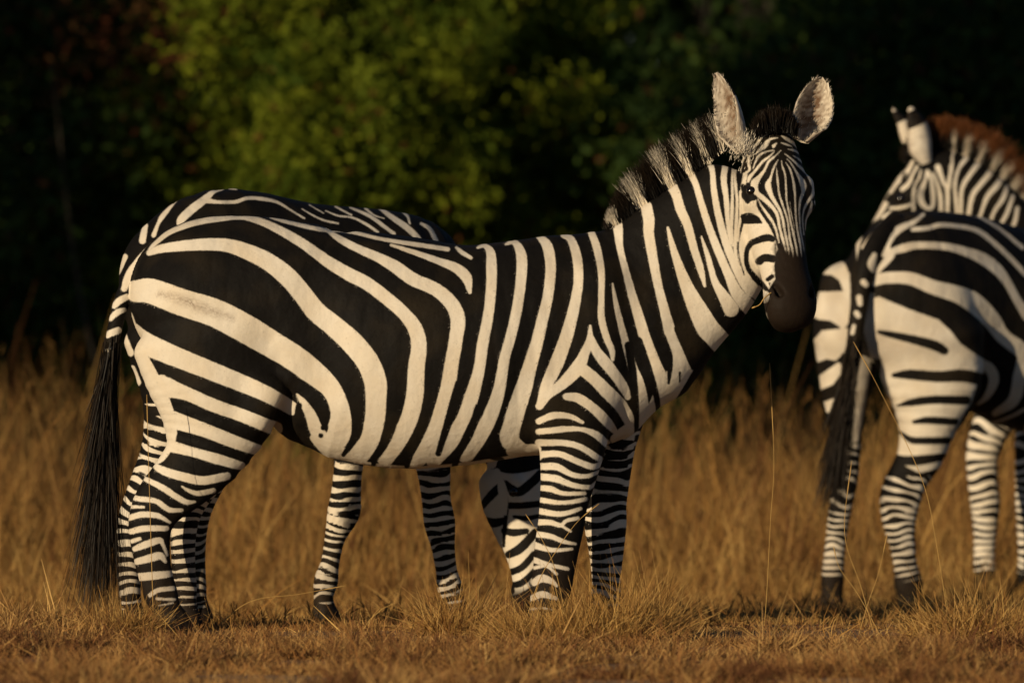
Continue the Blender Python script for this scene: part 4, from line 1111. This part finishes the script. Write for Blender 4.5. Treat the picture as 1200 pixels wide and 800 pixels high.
stalk('stalk leaning right across the front leg of the broadside zebra', [W_(612, 741, -.42), W_(632, 680, -.42), W_(652, 645, -.42), W_(676, 612, -.42), W_(702, 590, -.42)], 8)
stalk('nearly flat long stalk below the belly of the broadside zebra', [W_(240, 748, .1), W_(290, 706, .1), W_(350, 696, .1), W_(405, 686, .1)], 9)
o = stalk('short pale grass stem sticking out of the mouth of the broadside zebra', [W_(905, 342, -.30), W_(896, 349, -.33), W_(890, 357, -.33), W_(881, 361, -.33)], 10, .005)
o.name = 'grass_stalk.009'; o['group'] = 'stems held in a mouth'; o['category'] = 'grass stem'

# ------------------------------------------------------------------ bushes and trees
def tube_mesh(paths, sides=7):
    V, F, o = [], [], 0
    for P in paths:
        P = crom(np.array(P, float), 5); n = len(P)
        for i in range(n):
            t = P[min(i + 1, n - 1), :3] - P[max(i - 1, 0), :3]; t /= np.linalg.norm(t) + 1e-9
            s = np.cross(t, (.3, 1, .1)); s /= np.linalg.norm(s) + 1e-9; q = np.cross(t, s)
            for k in range(sides):
                an = 2 * math.pi * k / sides; V.append(P[i, :3] + P[i, 3] * (s * math.cos(an) + q * math.sin(an)))
        for i in range(n - 1):
            for k in range(sides): F.append((o + i * sides + k, o + i * sides + (k + 1) % sides, o + (i + 1) * sides + (k + 1) % sides, o + (i + 1) * sides + k))
        o += n * sides
    return np.array(V), np.array(F)

def leaves(cent, per, spread, size, seed, dry=.04, up=.3):
    r = np.random.default_rng(seed); n = len(cent) * per
    c = np.repeat(cent, per, 0) + r.normal(size=(n, 3)) * spread
    d = r.normal(size=(n, 3)) + [0, 0, up]; d /= np.linalg.norm(d, axis=1, keepdims=True)
    L = size * (.6 + .8 * r.random(n)); s = r.normal(size=(n, 3)); s -= d * (s * d).sum(1, keepdims=True); s /= np.linalg.norm(s, axis=1, keepdims=True)
    nn = np.cross(d, s); wv = (L * .24)[:, None]
    V = np.stack([c, c + d * L[:, None] * .5 + s * wv + nn * (L * .08)[:, None], c + d * L[:, None], c + d * L[:, None] * .5 - s * wv + nn * (L * .08)[:, None]], 1)
    F = np.arange(n * 4).reshape(n, 4)
    hue = np.zeros((n, 4)); hue[:, 3] = 1
    hue[:, 0] = np.clip(np.repeat(r.random(len(cent)) ** 1.3, per) * .88 + .12 * r.random(n), 0, 1); hue[:, 1] = (r.random(n) < dry) * 1.0
    return V.reshape(-1, 3), F, np.repeat(hue, 4, 0)

def bush(name, label, cat, group, x, y, rx, ry, h, nc, per, mat, seed, leaf=.075, z0=.05, spread=.13, trunk=False, dry=.04, hollow=.45, nb=9):
    r = np.random.default_rng(seed); org = np.array([x, y, 0.0])
    d = r.normal(size=(nc * 3, 3)); d /= np.linalg.norm(d, axis=1, keepdims=True)
    rad = hollow + (1 - hollow) * r.random(nc * 3) ** .6
    lump = 1 + .38 * vnoise(d * 2.2 + seed, 1.0, seed) + .2 * vnoise(d * 5 + seed, 1.0, seed + 1)
    zc = (h + z0) / 2
    c = d * (rad * lump)[:, None] * [rx, ry, (h - z0) / 2 * 1.02] + [0, 0, zc]
    gap = vnoise(c, .42, seed + 2) > (-.05 if mat is M_LEAF else -.45)
    c = c[gap & (c[:, 2] > z0)][:nc]
    root = empty(name, tuple(org)); tag(root, label, cat, group)
    V, F, H = leaves(c, per, spread, leaf, seed + 3, dry)
    link('crown', np_mesh(name + '_crown', V, F, {'hue': H}, smooth=False), mat, root)
    paths = []
    top = zc if trunk else .1
    if trunk: paths.append([(0, 0, -.1, .16 * h / 5), (.05, .04, top * .4, .13 * h / 5), (-.04, 0, top * .8, .09 * h / 5), (0, 0, top * 1.2, .04)])
    for i in range(nb):
        e = c[r.integers(len(c))]; b = np.array([0, 0, top * (.4 + .5 * r.random()) if trunk else -.05]) + np.r_[r.normal(size=2) * (.02 if trunk else .12), 0]
        m = b * .5 + e * .5 + r.normal(size=3) * .12 + [0, 0, .1]
        rr = (.035 if trunk else .013) * max(h / 3, .6)
        paths.append([(*b, rr), (*m, rr * .65), (*e, rr * .22)])
    V, F = tube_mesh(paths)
    link('trunk' if trunk else 'branches', np_mesh(name + '_wood', V, F), M_BARK, root)

BG = 'bushes behind the zebras'
bush('bush', 'sunlit green bush, the brightest one, above the backs of the left zebras', 'bush', BG, -.95, 18.0, 1.3, 1.3, 3.3, 620, 150, M_LEAF, 301, .052, spread=.085, hollow=.3)
bush('bush', 'half lit green bush overlapping the right side of the brightest bush', 'bush', BG, .20, 19.2, 1.1, 1.2, 2.9, 460, 130, M_LEAF, 302, .052, spread=.085, hollow=.3)
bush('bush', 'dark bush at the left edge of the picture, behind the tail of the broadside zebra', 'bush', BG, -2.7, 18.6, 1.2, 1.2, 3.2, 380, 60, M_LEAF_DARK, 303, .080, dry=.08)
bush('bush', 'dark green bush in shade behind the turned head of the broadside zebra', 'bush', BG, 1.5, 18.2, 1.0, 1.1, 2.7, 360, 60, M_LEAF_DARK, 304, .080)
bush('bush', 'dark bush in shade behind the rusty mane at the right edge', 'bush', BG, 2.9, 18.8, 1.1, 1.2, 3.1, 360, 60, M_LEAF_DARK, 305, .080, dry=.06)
bush('dry_bush', 'thin dry bush with a few rusty leaves at the upper left', 'dry bush', None, -2.0, 17.0, .6, .5, 2.9, 46, 18, M_LEAF_DRY, 306, .05, 1.9, spread=.11, dry=.3, hollow=.2, nb=1)
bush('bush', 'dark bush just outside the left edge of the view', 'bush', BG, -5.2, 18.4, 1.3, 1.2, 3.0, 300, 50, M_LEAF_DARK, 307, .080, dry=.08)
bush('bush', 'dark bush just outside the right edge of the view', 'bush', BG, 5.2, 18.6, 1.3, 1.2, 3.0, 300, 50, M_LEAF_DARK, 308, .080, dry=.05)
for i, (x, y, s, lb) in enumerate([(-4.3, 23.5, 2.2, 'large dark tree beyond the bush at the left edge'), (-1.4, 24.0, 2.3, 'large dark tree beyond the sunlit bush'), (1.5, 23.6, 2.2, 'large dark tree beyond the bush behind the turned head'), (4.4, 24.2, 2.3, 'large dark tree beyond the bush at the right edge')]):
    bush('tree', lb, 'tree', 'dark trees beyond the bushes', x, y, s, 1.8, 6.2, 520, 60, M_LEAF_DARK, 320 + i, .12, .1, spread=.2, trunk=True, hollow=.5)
# the far wood: one mass that closes the view
r_ = np.random.default_rng(77); nW = 7000
cw = np.c_[r_.uniform(-34, 34, nW), r_.uniform(29, 36, nW), 9 * r_.random(nW) ** 1.1]
V, F, H = leaves(cw, 26, .38, .34, 78)
tag(hair_obj('far_wood', [(V, F, H)], M_LEAF_DARK, None, np.zeros(3)), 'dark wood closing the view far behind the bushes', 'wood', kind='stuff')

# unseen trees added at the left, shading the bushes except in the gap between
def shade_tree(label, x, y, rx, z0, h, seed, nc=420, leaf=.16):
    bush('tree', label, 'tree', 'unseen trees added for their shade', x, y, rx, rx * .8, h, nc, 46, M_LEAF_DARK, seed, leaf, z0, spread=.26, trunk=True, hollow=.2)
shade_tree('added tall tree out of view to the left, shading the bushes, the one nearer the zebras', -5.65, 6.5, 1.65, 1.8, 7.5, 401, 900)
shade_tree('added tall tree out of view to the left, shading the bushes, the one farther from the zebras', -12.3, 6.5, 1.6, 1.4, 7.5, 402, 900)
